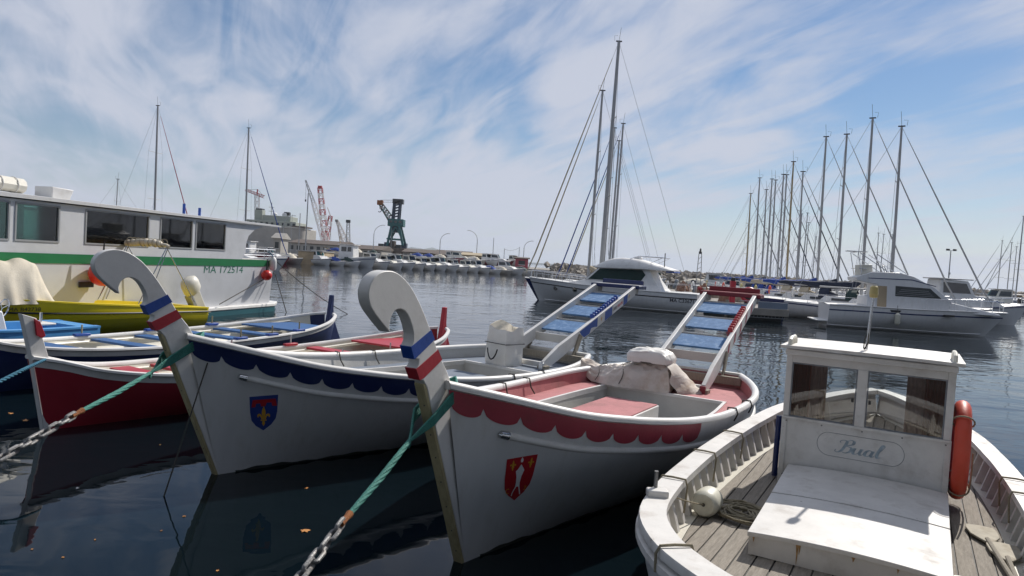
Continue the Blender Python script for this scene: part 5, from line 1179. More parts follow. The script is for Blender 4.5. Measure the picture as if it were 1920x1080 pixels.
MB().box((0, 2.45, 1.10), (3.42, .5, .10)).build('porthole', 'black', rc_)
fb = part_root('flybridge_frame', rc_)
for s_ in (-.85, .85):
    for p0, p1 in (((s_, 6.9, 3.0), (s_, 7.2, 4.45)), ((s_, 5.5, 3.35), (s_, 7.1, 4.4)), ((s_, 4.6, 3.35), (s_, 6.2, 4.38)), ((s_, 6.7, 3.5), (s_, 7.1, 3.5))): MB().tube([p0, p1], .025, 6).build('tube', 'steel', fb)
MB().tube([(-.85, 7.2, 4.45), (.85, 7.2, 4.45)], .025, 6).build('tube', 'steel', fb); MB().box((0, 7.1, 4.5), (.5, 1.1, .05)).build('radar_shelf', 'white', fb); MB().hexa([(-.7, 6.3, 3.3), (.7, 6.3, 3.3), (.7, 6.9, 3.1), (-.7, 6.9, 3.1), (-.7, 6.35, 3.75), (.7, 6.35, 3.75), (.7, 6.95, 3.72), (-.7, 6.95, 3.72)]).build('flybridge_seat', 'cream', fb, bevel=.03)
MB().tube([(.22*math.cos(2*PI*q/20), 5.5+.1*math.sin(2*PI*q/20), 3.55+.2*math.sin(2*PI*q/20)) for q in range(20)], .02, 6, closed=True).build('wheel', 'black', fb)
rail_set(rc_, RH2, -.8, 3.6, .62, 6); MB().box((0, L+.35, .32), (2.4, .8, .08)).build('swim_platform', 'white', rc_, bevel=.03)
o = thing('fender', 'cream fender hanging amidships on the grey white flybridge cruiser', 'fender', boat_m(rc_) @ RH2.Z(5.1, .78, -1, .16)); MB().lathe([(.04, .35), (.14, .25), (.15, -.22), (.10, -.32), (.03, -.36)], (0, 0, 0), 14).build('fender_body', 'fender', o); MB().tube([(0, 0, .34), (0, .1, .75)], .015, 6).build('lanyard', 'darkrope', o)
# ================================================================== sailing yachts
def sailboat(label, O, th, L, mast, mat, boomcol, furl, sx=.40, heel=0.0, hullmat='hull_white', group=None, spr=2, wires=True, mr=1.0, name='sailing_yacht', boom=True):
    r_ = thing(name, label, 'sailing yacht', (O[0], O[1], 0), -R(th), group); B = L*.16
    if heel: r_.rotation_euler = (0, 0, -R(th))
    H = bh(L, B, 1.25*L/10+.15, .95*L/10+.1, .9*L/10, -.4, .95*L/10)
    H.shell(MB(), 24, 8).build('hull', hullmat, r_, angle=60)
    MB().grid([[(-H.b(y)+.01, H.y0(y, H.zg(y)), H.zg(y)), (0, H.y0(y, H.zg(y)), H.zg(y)+.08), (H.b(y)-.01, H.y0(y, H.zg(y)), H.zg(y))] for y in H.stations(20)]).build('deck', 'white', r_)
    for s_ in (1, -1): MB().grid([[H.Z(y, H.zg(y)-.12-.08*j, s_, .01) for j in range(2)] for y in H.stations(20)]).build('sheer_stripe', 'navy', r_)
    zc = H.zg(L*.5); prof_prism(MB(), [(L*.22, zc+.05), (L*.34, zc+.42), (L*.62, zc+.5), (L*.66, zc), (L*.2, zc)], B*.62, B*.5, zc+.5).build('coachroof', 'white', r_, bevel=.05)
    side_panel('cabin_window', [(L*.36, zc+.18), (L*.37, zc+.32), (L*.58, zc+.36), (L*.58, zc+.18)], B*.62, B*.5, zc, zc+.5, 'glassdark', r_)
    my = L*sx; rake_ = .012*mast
    if boom:
        hc = random.choice(['bluecloth', 'navycloth', 'beigecloth', 'seagreencloth']); mb = MB(); rows = []
        for i in range(7):
            a_ = PI*i/6; rows.append([(B*.5*math.cos(a_), L*.60, zc+.35+.75*math.sin(a_)), (B*.5*math.cos(a_), L*.66, zc+.35+.70*math.sin(a_)), (B*.46*math.cos(a_), L*.56, zc+.32+.35*math.sin(a_))])
        mb.grid(rows).build('spray_hood', hc, r_, angle=60)
        MB().tube([(B*.4+.28*math.cos(q*.45), L-.15, zc+.62+.28*math.sin(q*.45)) for q in range(11)], .06, 6).build('horseshoe_buoy', random.choice(['orange', 'yellowlamp', 'white']), r_)
    top = Vector((0, my+rake_, mast)); base = Vector((0, my, zc+.3)); rr = .085*mr*mast/13
    mt = MB().tube([base, base.lerp(top, .6), top], [rr*1.1, rr, rr*.75], 8).build('mast', mat, r_)
    MB().box((0, my+rake_+.0, mast+.03), (.12, .42, .07)).build('masthead', 'black', mt); MB().tube([top, top+Vector((0, .1, 1.0))], .012, 5).build('aerial', 'black', mt)
    MB().tube([top+Vector((0, -.3, .05)), top+Vector((0, -.34, .4)), top+Vector((0, -.1, .42))], .01, 5).build('wind_vane', 'black', mt)
    hs = [.55, .0] if spr == 1 else [.36, .68]
    for h in hs[:spr]:
        c = base.lerp(top, h); MB().tube([c+Vector((-B*.62, .1, .05)), c, c+Vector((B*.62, .1, .05))], .025, 6).build('spreader', mat, mt)
    if boom:
        bz = zc+1.15; e = Vector((0, my+L*.40, bz+.02))
        bm_ = MB().tube([(0, my+.1, bz), e], .06, 8).build('boom', mat, r_)
        if boomcol: MB().tube([Vector((0, my+.05, bz+.55)), Vector((0, my+.35, bz+.36))]+[Vector((0, lerp(my+.6, my+L*.39, i/8), bz+.17-.05*math.sin(PI*i/8)+.02*math.sin(i*2))) for i in range(9)], [.14, .22, .26, .28, .27, .25, .23, .21, .19, .16, .08], 8).build('sail_cover', boomcol, bm_, angle=70)
    w = .011
    fs = Vector((0, -.85*L/10, H.zg(0)+.1))
    if furl: MB().tube([fs+Vector((0, 0, .3)), fs.lerp(top, .1), fs.lerp(top, .55), fs.lerp(top, .93)], [.03, .055, .045, .02], 7).build('furled_jib', furl, r_)
    rg = part_root('rigging', r_)
    MB().tube([fs, top], w, 4).build('forestay', 'lampgrey', rg); MB().tube([Vector((0, L-.1, H.zg(L))), top], w, 4).build('backstay', 'lampgrey', rg)
    if wires:
        for s_ in (1, -1):
            c = base.lerp(top, hs[-1 if spr == 2 else 0])+Vector((s_*B*.62, .1, .05)); ch = Vector((s_*B*.95, my+.25, H.zg(my)))
            MB().tube([ch, c, top], w, 4).build('shroud', 'lampgrey', rg); c0 = base.lerp(top, hs[0])
            MB().tube([ch+Vector((0, .3, 0)), c0], w, 4).build('shroud', 'lampgrey', rg)
    for s_ in (1, -1):
        mb = MB(); pts = [H.P(lerp(-.5*L/10, L-.1, i/8), 0, s_)+Vector((-s_*.05, 0, .6)) for i in range(9)]; mb.tube(pts, .012, 5)
        for p_ in pts: mb.tube([p_-Vector((0, 0, .6)), p_], .014, 5)
        mb.build('lifeline', 'steel', r_)
    return r_
def yacht_px(label, px, top_py, D, bow, L, mat, boomcol, furl, base_px=None, group=None, **k):
    # mast placed from its column at distance D; bow = -1 left, 1 right
    hor = 492+.0612*(px-960); X = at(px, 300, D).x if base_px is None else at(base_px, hor-5, D).x
    mast = at(px, top_py, D).z; sx = k.pop('sx', .40)
    th = (90 if bow < 0 else -90)+k.pop('dth', 0); O = (X-math.sin(R(th))*L*sx, D-math.cos(R(th))*L*sx)
    return sailboat(label, O, th, L, mast, mat, boomcol, furl, sx=sx, group=group, **k)
GL = 'yachts moored left of the pontoon'; GR = 'yachts moored right of the pontoon'
yacht_px('largest sailing yacht, with the tallest mast, behind the green windowed cruiser', 1158, 78, 50.5, -1, 11.2, 'mastgrey', 'seagreencloth', 'beigecloth', 1127, GL, mr=1.15, hullmat='navy')
yacht_px('sailing yacht whose mast is second tallest, left of the tallest one', 1126, 170, 55, -1, 9.2, 'mastgrey', 'beigecloth', 'beigecloth', 1104, GL)
yacht_px('sailing yacht with navy furled jib, mast just left of the thick grey mast foot', 1146, 240, 59.5, -1, 8.2, 'mastgrey', 'bluecloth', 'bluecloth', 1131, GL)
yacht_px('sailing yacht with buff mast right of the tallest mast', 1168, 232, 64, -1, 8.8, 'mastgrey', None, 'bluecloth', 1147, GL)
yacht_px('sailing yacht farthest back of the row left of the pontoon', 1155, 264, 69, -1, 8.6, 'mastgrey', 'navycloth', 'beigecloth', 1142, GL)
GRP = [(1692, 237, 44.2, 11.5, 'mastgrey', None, 'mastgrey', 1672), (1646, 222, 47.4, 11.8, 'mastgrey', 'navycloth', 'mastgrey', 1617), (1592, 252, 50.6, 11.3, 'mastgrey', 'navycloth', 'mastgrey', 1571),
       (1543, 256, 54.0, 11.3, 'mastgrey', 'bluecloth', 'mastgrey', 1533), (1504, 322, 58, 10.2, 'mastgrey', 'beigecloth', 'mastgrey', 1494), (1498, 304, 57.0, 10.6, 'mastbuff', 'bluecloth', 'navycloth', 1475),
       (1475, 328, 63.5, 10, 'mastgrey', 'beigecloth', None, 1464), (1466, 327, 66.5, 10, 'mastgrey', 'bluecloth', 'mastgrey', 1458), (1457, 338, 69.5, 10, 'mastgrey', None, 'navycloth', 1444),
       (1450, 336, 72.5, 10, 'mastgrey', 'navycloth', None, 1437), (1438, 356, 75.5, 9.6, 'mastgrey', None, 'mastgrey', 1428), (1428, 334, 78.5, 10.4, 'mastgrey', 'bluecloth', None, 1414), (1407, 363, 81.5, 10, 'mastbuff', 'bluecloth', 'navycloth', 1399)]
ordn = ['first', 'second', 'third', 'fourth', 'fifth', 'sixth', 'seventh', 'eighth', 'ninth', 'tenth', 'eleventh', 'twelfth', 'thirteenth']
order = sorted(range(len(GRP)), key=lambda i: -GRP[i][0])
for n_, i in enumerate(order):
    px, ty, D, L, mt_, bc, fu, bp_ = GRP[i]
    extra = {1692: '', 1498: ', buff wooden mast', 1407: ', short buff mast'}.get(px, '')
    yacht_px('sailing yacht, %s from the right in the row beyond the pontoon%s' % (ordn[n_], extra), px, ty, D+1.6+ (0 if i != 5 else 3.2), 1, L*.95, mt_, bc, fu, bp_, GR, sx=.42, spr=1 if i % 2 else 2, dth=32, hullmat='navy' if i in (1, 3, 8) else ('shedwall' if i in (2, 6) else 'hull_white'))
for n_, (px, ty, D) in enumerate([(1520, 400, 100), (1513, 402, 104), (1524, 418, 108), (1660, 438, 112), (1667, 440, 116), (1687, 441, 120), (1540, 445, 124)]):
    yacht_px('small distant yacht, %s from the nearest in the back row before the breakwater' % ordn[n_], px, ty, D, 1 if n_ % 2 else -1, 8.5, 'mastgrey', None, None, None, 'distant yachts before the breakwater', wires=False, boom=False)
for n_, (px, ty, D, bx_) in enumerate([(1918, 406, 118, 1905), (1895, 455, 122, 1888), (1908, 463, 126, 1898), (1882, 452, 131, 1870)]):
    yacht_px('yacht at the right edge of the picture, %s of four' % ordn[n_], px, ty, D, -1, 12, 'mastgrey', None, 'lampgrey', bx_, 'yachts at the right edge', wires=False)
# two masts seen above the ferry
for n_, (px, ty, D, col, fu, lb_) in enumerate([(292, 198, 76, 'mastgrey', 'redband', 'yacht behind the ferry with red furled jib and grey mast'), (463, 240, 80, 'mastgrey', 'bluecloth', 'yacht behind the ferry end with blue furled jib'), (218, 336, 95, 'mastgrey', None, 'distant yacht showing only a thin mast above the ferry roof')]):
    mast = at(px, ty, D).z; X = at(px-3, 440, D).x; th = -80 if n_ < 2 else 80; sailboat(lb_, (X-math.sin(R(th))*4.4, D-math.cos(R(th))*4.4), th, 11, mast, col, None, fu, sx=.40, group='yachts behind the ferry')
# ================================================================== far shore on the left
QA, QB = Vector((-62, 112, 0)), Vector((16, 172, 0)); qd = (QB-QA).normalized(); qn = Vector((-qd.y, qd.x, 0))      # qn points inland
MB().prism([QA+qn*1.5, QB+qn*1.5, QB+qn*1.5+qd*60+qn*30, QB+qn*240, QA+qn*240, QA-qd*80+qn*60, QA-qd*80+qn*1.5], (0, 0, 1.3)).build('quay', 'concrete', smooth=False)
q_ = bpy.data.objects['quay']; tag(q_, 'long concrete quay on the far shore', None, None, 'structure')
MB().box((0, 0, 0), (1, 1, 1))
def hills():
    random.seed(3); mb = MB(); rows = []
    for k, (px, py) in enumerate([(300, 462), (420, 461), (520, 462), (590, 459), (612, 457), (640, 463), (665, 458), (700, 466), (745, 470), (765, 462), (790, 466), (806, 463), (830, 474), (870, 480), (960, 489), (1100, 499)]):
        p = at(px, py, 5200); rows.append([(p.x, 5200, -5), (p.x, 5200, max(4, p.z*.55)), (p.x, 5350, max(6, p.z)), (p.x, 6200, max(3, p.z*.8)), (p.x, 7400, -5)])
    tag(mb.grid(rows).build('hills', 'hill', angle=70), kind='structure')
hills()
# breakwater
random.seed(11)
def bw_line(t): return Vector((lerp(7, 178, t), lerp(128, 152, t)+6*math.sin(t*5), 0))
mb = MB(); rows = []
for i in range(41):
    c = bw_line(i/40); rows.append([c+Vector((0, -6, -.5)), c+Vector((0, -1.6, 2.0)), c+Vector((0, 1.6, 2.1)), c+Vector((0, 7, -.5))])
tag(mb.grid(rows).build('breakwater', 'rock', smooth=False), kind='structure')
mb = MB()
for k in range(5200):
    t = random.random(); c = bw_line(t); u = random.random(); yy = lerp(-6.2, 2.2, u); zz_ = interp(yy, [-6.2, -1.6, 2.2], [.0, 2.1, 2.25]); s_ = random.uniform(.22, .62)
    q = Matrix.Rotation(random.uniform(0, 6.3), 3, Vector((random.uniform(-1, 1), random.uniform(-1, 1), random.uniform(-1, 1))).normalized()); p = c+Vector((random.uniform(-1, 1), yy, zz_+random.uniform(-.1, .35)))
    vs_ = [p+q @ Vector((a*s_*random.uniform(.6, 1.1), b*s_*random.uniform(.5, 1.0), d*s_*random.uniform(.4, .8))) for a, b, d in ((-1,-1,-1),(1,-1,-1),(1,1,-1),(-1,1,-1),(-1,-1,1),(1,-1,1),(1,1,1),(-1,1,1))]
    mb.hexa(vs_)
tag(mb.build('breakwater_rocks', 'rock', smooth=False), 'grey brown boulders heaped along the harbour breakwater', 'rocks', None, 'stuff')
# --- small motor boats (three kinds), built once and copied
def proto_cabin(hm, cm, name):
    r_ = thing(name, 'x', 'motor boat'); H = bh(6.4, 1.1, 1.25, .85, .7, -.3, .92); H.shell(MB(), 18, 6).build('hull', hm, r_, angle=60)
    for s_ in (1, -1): MB().tube([H.P(y, .05, s_) for y in H.stations(14)], .05, 5).build('rub_rail', 'navy' if hm == 'hull_white' else 'white', r_)
    MB().grid([[(-H.b(y)+.02, H.y0(y, H.zg(y)), H.zg(y)-.02), (0, H.y0(y, H.zg(y)), H.zg(y)+.1), (H.b(y)-.02, H.y0(y, H.zg(y)), H.zg(y)-.02)] for y in H.stations(14)]).build('deck', 'white', r_)
    prof_prism(MB(), [(1.2, 1.1), (2.0, 1.55), (2.9, 1.62), (3.3, 2.45), (4.9, 2.5), (5.0, .95), (1.2, .95)], .86, .7, 2.5).build('cabin', cm, r_, bevel=.04)
    side_panel('side_window', [(3.15, 1.72), (3.42, 2.3), (4.75, 2.34), (4.75, 1.72)], .86, .7, .95, 2.5, 'glassdark', r_)
    MB().hexa([(-.66, 2.87, 1.7), (.66, 2.87, 1.7), (.66, 2.9, 1.7), (-.66, 2.9, 1.7), (-.6, 3.19, 2.36), (.6, 3.19, 2.36), (.6, 3.22, 2.36), (-.6, 3.22, 2.36)]).build('windscreen', 'glassgreen', r_)
    MB().box((0, 4.1, 2.54), (1.6, 2.1, .07)).build('roof', 'white', r_, bevel=.02); outboard(r_, 6.5, 0, 1.0, 'black', 10, 1.2); rail_set(r_, H, -.4, 2.2, .45, 3); return r_
def proto_open(hm, cov, name):
    r_ = thing(name, 'x', 'motor boat'); H = bh(5.4, 1.0, 1.0, .75, .6, -.3, .8); H.shell(MB(), 18, 6).build('hull', hm, r_, angle=60)
    MB().grid([[(-H.b(y)+.02, H.y0(y, H.zg(y)), H.zg(y)-.02), (0, H.y0(y, H.zg(y)), H.zg(y)+.06), (H.b(y)-.02, H.y0(y, H.zg(y)), H.zg(y)-.02)] for y in H.stations(14)]).build('deck', 'white', r_)
    mb = MB(); rows = [[(f*.75, y, interp(y, [1.2, 1.8, 2.8, 4.4, 5.0], [.9, 1.5, 1.75, 1.4, .85])*(1-.35*f*f)+.06*math.sin(7*y+5*f)) for f in (-1, -.6, -.2, .2, .6, 1)] for y in [lerp(1.2, 5.0, i/10) for i in range(11)]]
    mb.grid(rows).build('boat_cover', cov, r_, angle=60); outboard(r_, 5.5, 0, .9, 'lampgrey', 25, 1.1); return r_
def proto_wheelhouse(hm, name):
    r_ = thing(name, 'x', 'motor boat'); H = bh(7.4, 1.25, 1.5, 1.05, .5, -.3, 1.0); H.shell(MB(), 18, 6).build('hull', hm, r_, angle=60)
    for s_ in (1, -1):
        MB().tube([H.P(y, .03, s_) for y in H.stations(14)], .07, 5).build('gunwale', 'white', r_); MB().grid([[H.Z(y, H.zg(y)-.28-.08*j, s_, .012) for j in range(2)] for y in H.stations(14)]).build('hull_stripe', 'navy', r_)
    MB().grid([[(-H.b(y)+.02, H.y0(y, H.zg(y)), H.zg(y)-.1), (0, H.y0(y, H.zg(y)), H.zg(y)-.02), (H.b(y)-.02, H.y0(y, H.zg(y)), H.zg(y)-.1)] for y in H.stations(14)]).build('deck', 'greyint', r_)
    prof_prism(MB(), [(2.4, 1.0), (2.55, 2.75), (4.5, 2.8), (4.6, 1.0)], .8, .76, 2.8).build('wheelhouse', 'white', r_, bevel=.03); MB().box((0, 3.5, 2.84), (1.8, 2.4, .08)).build('roof', 'white', r_, bevel=.03)
    for y0, y1 in ((2.75, 3.3), (3.45, 4.2)): side_panel('window', [(y0, 1.95), (y0, 2.55), (y1, 2.55), (y1, 1.95)], .8, .76, 1.0, 2.8, 'glassdark', r_)
    MB().tube([(0, 4.8, 1.0), (0, 4.9, 3.9)], .05, 6).build('mast', 'mastbuff', r_); MB().tube([(0, 4.9, 1.6), (0, 7.2, 2.3)], .04, 6).build('derrick', 'mastbuff', r_); return r_
protos = [proto_cabin('hull_white', 'white', 'cabin_boat'), proto_open('hull_white', 'bluecloth', 'covered_boat'), proto_wheelhouse('hull_white', 'wheelhouse_boat'), proto_cabin('hull_white', 'cream', 'cabin_boat'),
          proto_open('shedwall', 'canvas', 'covered_boat'), proto_cabin('maroon', 'white', 'cabin_boat'), proto_open('hull_white', 'seagreencloth', 'covered_boat'), proto_wheelhouse('maroon', 'wheelhouse_boat')]
desc = ['white cabin boat', 'white boat under a blue cover', 'white boat with a wheelhouse', 'white boat with cream cabin', 'grey boat under a beige cover', 'dark red boat with white cabin', 'white boat under a green cover', 'dark red boat with wheelhouse']
used = set()
def put(k, loc, th, label, group, s_=1.0):
    if k in used: o = copy_tree(protos[k])
    else: o = protos[k]; used.add(k)
    o.location = loc; o.rotation_euler = (0, 0, -R(th)); o.scale = (s_, s_, s_); tag(o, label, None, group); return o
random.seed(21)
def ordw(n): return ['first', 'second', 'third', 'fourth', 'fifth', 'sixth', 'seventh', 'eighth', 'ninth', 'tenth', 'eleventh', 'twelfth', 'thirteenth', 'fourteenth', 'fifteenth', 'sixteenth', 'seventeenth', 'eighteenth', 'nineteenth', 'twentieth', 'twenty-first', 'twenty-second', 'twenty-third', 'twenty-fourth', 'twenty-fifth', 'twenty-sixth', 'twenty-seventh', 'twenty-eighth', 'twenty-ninth', 'thirtieth'][n]
px = 468; n_ = 0; seq = [0, 7, 5, 4, 0, 1, 6, 2, 0, 3, 0, 3, 0, 3, 0, 0, 3, 0, 1, 4, 0, 6, 3, 1, 0, 4, 3, 0]
while px < 1010 and n_ < 28:
    yw = 489+(px-470)*.0495; p = atz(px, yw+2, 0); k = seq[n_]; big = {2: 1.35, 7: 1.15}.get(k, 1.0)
    if not (566 < px < 606): put(k, (p.x, p.y, 0), -52+random.uniform(-9, 9) if k not in (2, 5, 7) else -75, '%s, %s from left along the far quay' % (desc[k], ordw(n_)), 'small boats along the far quay', big*random.uniform(.95, 1.12)); n_ += 1
    px += 20.5 if px > 740 else (34 if n_ < 3 else 27)
# boats laid up ashore behind them
for i, (px, k) in enumerate([(640, 1), (668, 4), (700, 6), (790, 1), (812, 1), (838, 4), (862, 5), (884, 3), (905, 4), (930, 0), (958, 5), (980, 3)]):
    hor = 492+.0612*(px-960); p = at(px, hor+8, 150+.05*(px-600)); put(k, (p.x, p.y+6, 1.75), -60+random.uniform(-30, 30), '%s laid up ashore, %s from the left' % (desc[k], ordw(i)), 'boats laid up on the far quay', 1.05)
# right-hand distance
for i, (px, D, k, th, s_) in enumerate([(1905, 56, 0, -88, 1.35), (1858, 90, 3, -80, 1.2), (1775, 84, 1, -85, 1.2), (1735, 92, 0, -80, 1.1), (1815, 98, 3, 85, 1.2), (1400, 96, 0, -80, 1.1), (1345, 104, 4, -85, 1.1), (1290, 110, 3, 80, 1.1), (1240, 116, 0, -80, 1.1)]):
    hor = 492+.0612*(px-960); p = at(px, hor+20, D); put(k, (p.x, p.y, 0), th, ['large white cabin cruiser cut by the right edge of the picture', 'white motor boat with cream cabin left of the right-edge cruiser', 'boat with bright blue cover right of the flybridge cruiser', 'white cabin boat seen over the bow rail of the flybridge cruiser', 'white boat with cream cabin before the boulders at right', 'white cabin boat behind the pontoon nets, rightmost', 'grey boat under beige cover beyond the pontoon', 'white boat with cream cabin beyond the pontoon, near the beacon', 'white cabin boat beyond the green windowed cruiser roof'][i], 'motor boats beyond the pontoon', s_)
for k in range(len(protos)):
    if k not in used: put(k, atz(985, 516, 0), -50, '%s at the right end of the far quay row' % desc[k], 'small boats along the far quay')
# --- quay furniture
def lamp(label, px, py_top, py_base, D, side, single=True, h=None):
    b = at(px, py_base, D); t = at(px, py_top, D); h = t.z-1.3; o = thing('street_lamp', label, 'lamp post', (b.x, D, 1.3), 0, 'curved lamp posts on the far quay')
    a = h*.28; MB().tube([(0, 0, 0), (0, 0, h*.72)]+[(side*a*(1-math.cos(q*PI/16)), 0, h*.72+h*.28*math.sin(q*PI/16)) for q in range(1, 8)], [.11, .09]+[.07]*7, 7).build('post', 'lampgrey', o)
    e = (side*a*(1-math.cos(7*PI/16)), 0, h*.72+h*.28*math.sin(7*PI/16)); MB().box((e[0]+side*.35, 0, e[2]+.03), (.9, .25, .12)).build('lamp_head', 'lampgrey', o, bevel=.03)
lamp('curved lamp post left of the teal dock crane', 700, 421, 462, 190, 1); lamp('curved lamp post right of the teal dock crane, bending right', 824, 437, 478, 195, 1)
lamp('curved lamp post bending left above the ochre shed', 893, 433, 485, 195, -1); lamp('curved lamp post nearest the yacht bows', 981, 451, 492, 190, 1); lamp('curved lamp post beside the grey ship', 530, 403, 455, 175, 1)
def pole(label, px, py_top, D, r=.1, z0=1.3, mat='lampgrey'):
    t = at(px, py_top, D); o = thing('mast_pole', label, 'pole', (t.x, D, z0), 0, 'bare poles on the far quay'); h = t.z-z0
    MB().tube([(0, 0, 0), (0, 0, h)], [r, r*.7], 7).build('shaft', mat, o); MB().box((0, 0, .15), (.4, .4, .3)).build('footing', 'concrete', o)
pole('tall grey pole standing before the far pier head', 578, 362, 128, .13, .2); pole('slim pole right of the last curved lamp', 926, 446, 180); pole('short pole carrying a wire, left one', 946, 466, 182); pole('short pole carrying a wire, right one', 974, 463, 182); pole('thin pole between the dock crane and the lamp', 735, 428, 190, .07); pole('brown pole by the pier head', 563, 400, 150, .12); pole('thin pole beside the grey ship', 548, 402, 165, .07)
a = at(946, 467, 182); b = at(974, 464, 182); line('sagging overhead wire between two short poles on the far quay', a, b, .03, 'darkrope', .55)
o = thing('floodlight_mast', 'floodlight mast with two lamps standing on the breakwater', 'floodlight', (at(1783, 470, 132).x, 132, 2.0)); h = at(1783, 470, 132).z-2
MB().tube([(0, 0, 0), (0, 0, h)], [.13, .08], 8).build('shaft', 'lampgrey', o); MB().tube([(-.7, 0, h), (.7, 0, h)], .05, 6).build('cross_arm', 'lampgrey', o); MB().box((0, -.1, h*.45), (.3, .2, .4)).build('junction_box', 'lampgrey', o)
for s_ in (-1, 1): MB().box((s_*.65, -.1, h+.15), (.55, .35, .36)).build('flood_lamp', 'black', o, bevel=.03)
# --- buildings and sheds
def shed(label, px0, px1, py_top, py_eave, D, depth, wall, roof, slope=1, name='warehouse', nwin=0, cat='warehouse'):
    x0, x1 = at(px0, 480, D).x, at(px1, 480, D).x; zt_, ze = at((px0+px1)/2, py_top, D).z, at((px0+px1)/2, py_eave, D).z; w = x1-x0
    o = thing(name, label, cat, (x0, D, 1.3)); zt_ -= 1.3; ze -= 1.3
    MB().box((w/2, depth/2, ze/2), (w, depth, ze)).build('wall', wall, o, smooth=False)
    mb = MB(); mb.prism([(-.4, -.6, ze), (-.4, depth/2, zt_), (-.4, depth+.6, ze), (-.4, depth+.5, ze-.15), (-.4, -.5, ze-.15)], (w+.8, 0, 0)); mb.build('roof', roof, o, smooth=False)
    for k in range(nwin):
        c = (k+.5)*w/nwin; f_ = MB().box((c, -.03, ze*.55), (w/nwin*.5, .08, ze*.4)).build('window', 'interior', o, smooth=False); MB().box((c, -.05, ze*.33), (w/nwin*.56, .12, .12)).build('sill', 'white', f_, smooth=False)
shed('long pale shed with dark brown roof left of the cranes', 540, 640, 449, 457, 200, 20, 'shedwall', 'shedroof', nwin=8)
shed('long low warehouse with dark roof between the cranes and the dock crane', 630, 715, 458, 466, 215, 22, 'shedwall', 'shedroof', nwin=7)
shed('grey roofed shed right of the dock crane', 755, 838, 467, 474, 210, 18, 'concrete', 'shedroof', nwin=8)
shed('brown roofed warehouse in the middle of the far quay', 815, 880, 469, 478, 205, 18, 'tanwall', 'shedroof', nwin=5)
shed('low ochre shed with pale roof near the right end of the far quay', 866, 924, 474, 479, 185, 12, 'ochre', 'ochre', nwin=5)
shed('small dark red hut by the yacht bows', 967, 991, 482, 484, 170, 5, 'redband', 'shedroof', nwin=1, name='hut', cat='hut')
shed('small gabled pale hut beside the grey ship', 511, 525, 436, 446, 150, 5, 'shedwall', 'shedwall', nwin=1, name='hut', cat='hut')
# stone pier head
p0, p1 = at(560, 480, 127).x, at(604, 480, 127).x
pr0 = thing('pier_head', 'tan stone pier head standing in the water on the far side', 'pier', ((p0+p1)/2, 127, 0)); MB().box((0, 4, 1.0), (p1-p0, 9, 2.6)).build('stone_block', 'tanwall', pr0, bevel=.1); MB().box((0, 4, 2.36), (p1-p0+.3, 9.3, .14)).build('cap', 'concrete', pr0, bevel=.03)
# grey ship superstructure behind the ferry end
D = 235; x0 = at(455, 440, D).x; u = D/FPX
sh_ = thing('ship', 'grey green ship in dry dock rising behind the ferry end', 'ship', (x0, D, 1.3)); W_ = 120*u
MB().box((W_*.48, 8, 4.2), (W_*.94, 14, 8.4)).build('hull_side', 'shedwall', sh_, bevel=.3); mb = MB(); mb.lathe([(3.9, 0), (3.9, 8.0), (4.1, 8.1), (4.1, 8.6), (.1, 8.9)], (W_*.78, 2, 0), 24); mb.build('round_bridge', 'shedwall', sh_)
MB().box((W_*.40, 8, 9.4), (W_*.78, 12, 2.2)).build('deckhouse', 'shipgrey', sh_, bevel=.1); MB().box((W_*.45, 8, 11.4), (W_*.45, 8, 2.0)).build('upper_deckhouse', 'shipgrey', sh_, bevel=.1); MB().box((W_*.86, 4, 8.9), (W_*.22, 9, .5)).build('bridge_wing', 'shedroof', sh_)
for i in range(9): MB().box((W_*.08+i*W_*.085, 1.95, 9.5), (.8, .1, .8)).build('window', 'interior', sh_)
MB().lathe([(1.1, 0), (1.1, 1.1), (.6, 1.6), (.1, 1.7)], (W_*.53, 8, 12.3), 14).build('radar_dome', 'white', sh_); MB().lathe([(.8, 0), (.8, .9), (.4, 1.3), (.1, 1.4)], (W_*.36, 8, 12.3), 14).build('radar_dome', 'white', sh_)
MB().box((W_*.12, 8, 12.2), (2.6, 3, 4)).build('funnel', 'shipgrey', sh_, bevel=.1); MB().box((W_*.12, 8, 14.4), (2.2, 2.6, .6)).build('funnel_cap', 'black', sh_); MB().box((W_*.56, 8, 13.4), (1.8, 1.6, 1.2)).build('vent_box', 'black', sh_)
MB().tube([(W_*.3, 8, 12), (W_*.3, 8, 17)], .12, 6).build('mast', 'shipgrey', sh_)
for z in (14, 15.4): MB().tube([(W_*.3-1, 8, z), (W_*.3+1, 8, z)], .07, 5).build('yard', 'shipgrey', sh_)
# --- cranes
def lattice(name, a, b, w0, w1, n, mats, parent, r=.12):
    # four chords with zig-zag bracing; the colour changes along it
    a, b = Vector(a), Vector(b); d = (b-a).normalized(); x = d.cross(Vector((0, 1, 0)))
    if x.length < .05: x = Vector((1, 0, 0))
    x.normalize(); y = d.cross(x)
    for k in range(n):
        mb = MB(); f0, f1 = k/n, (k+1)/n; c = []
        for f in (f0, f1):
            w = lerp(w0, w1, f)/2; p = a.lerp(b, f); c.append([p+x*w+y*w, p-x*w+y*w, p-x*w-y*w, p+x*w-y*w])
        for i in range(4):
            mb.tube([c[0][i], c[1][i]], r, 4); mb.tube([c[0][i], c[1][(i+1) % 4]], r*.6, 4); mb.tube([c[1][i], c[1][(i+1) % 4]], r*.6, 4)
        mb.build(name, mats[k % len(mats)], parent)
def P_(px, py, D): return at(px, py, D)
def crane_root(name, label, px, D, z0=1.3):
    o = thing(name, label, 'crane', (at(px, 470, D).x, D, z0), 0, 'shipyard cranes'); return o, Vector(o.location)
o, v = crane_root('crawler_crane', 'tall crane with upright red and white lattice boom in the shipyard', 609, 300)
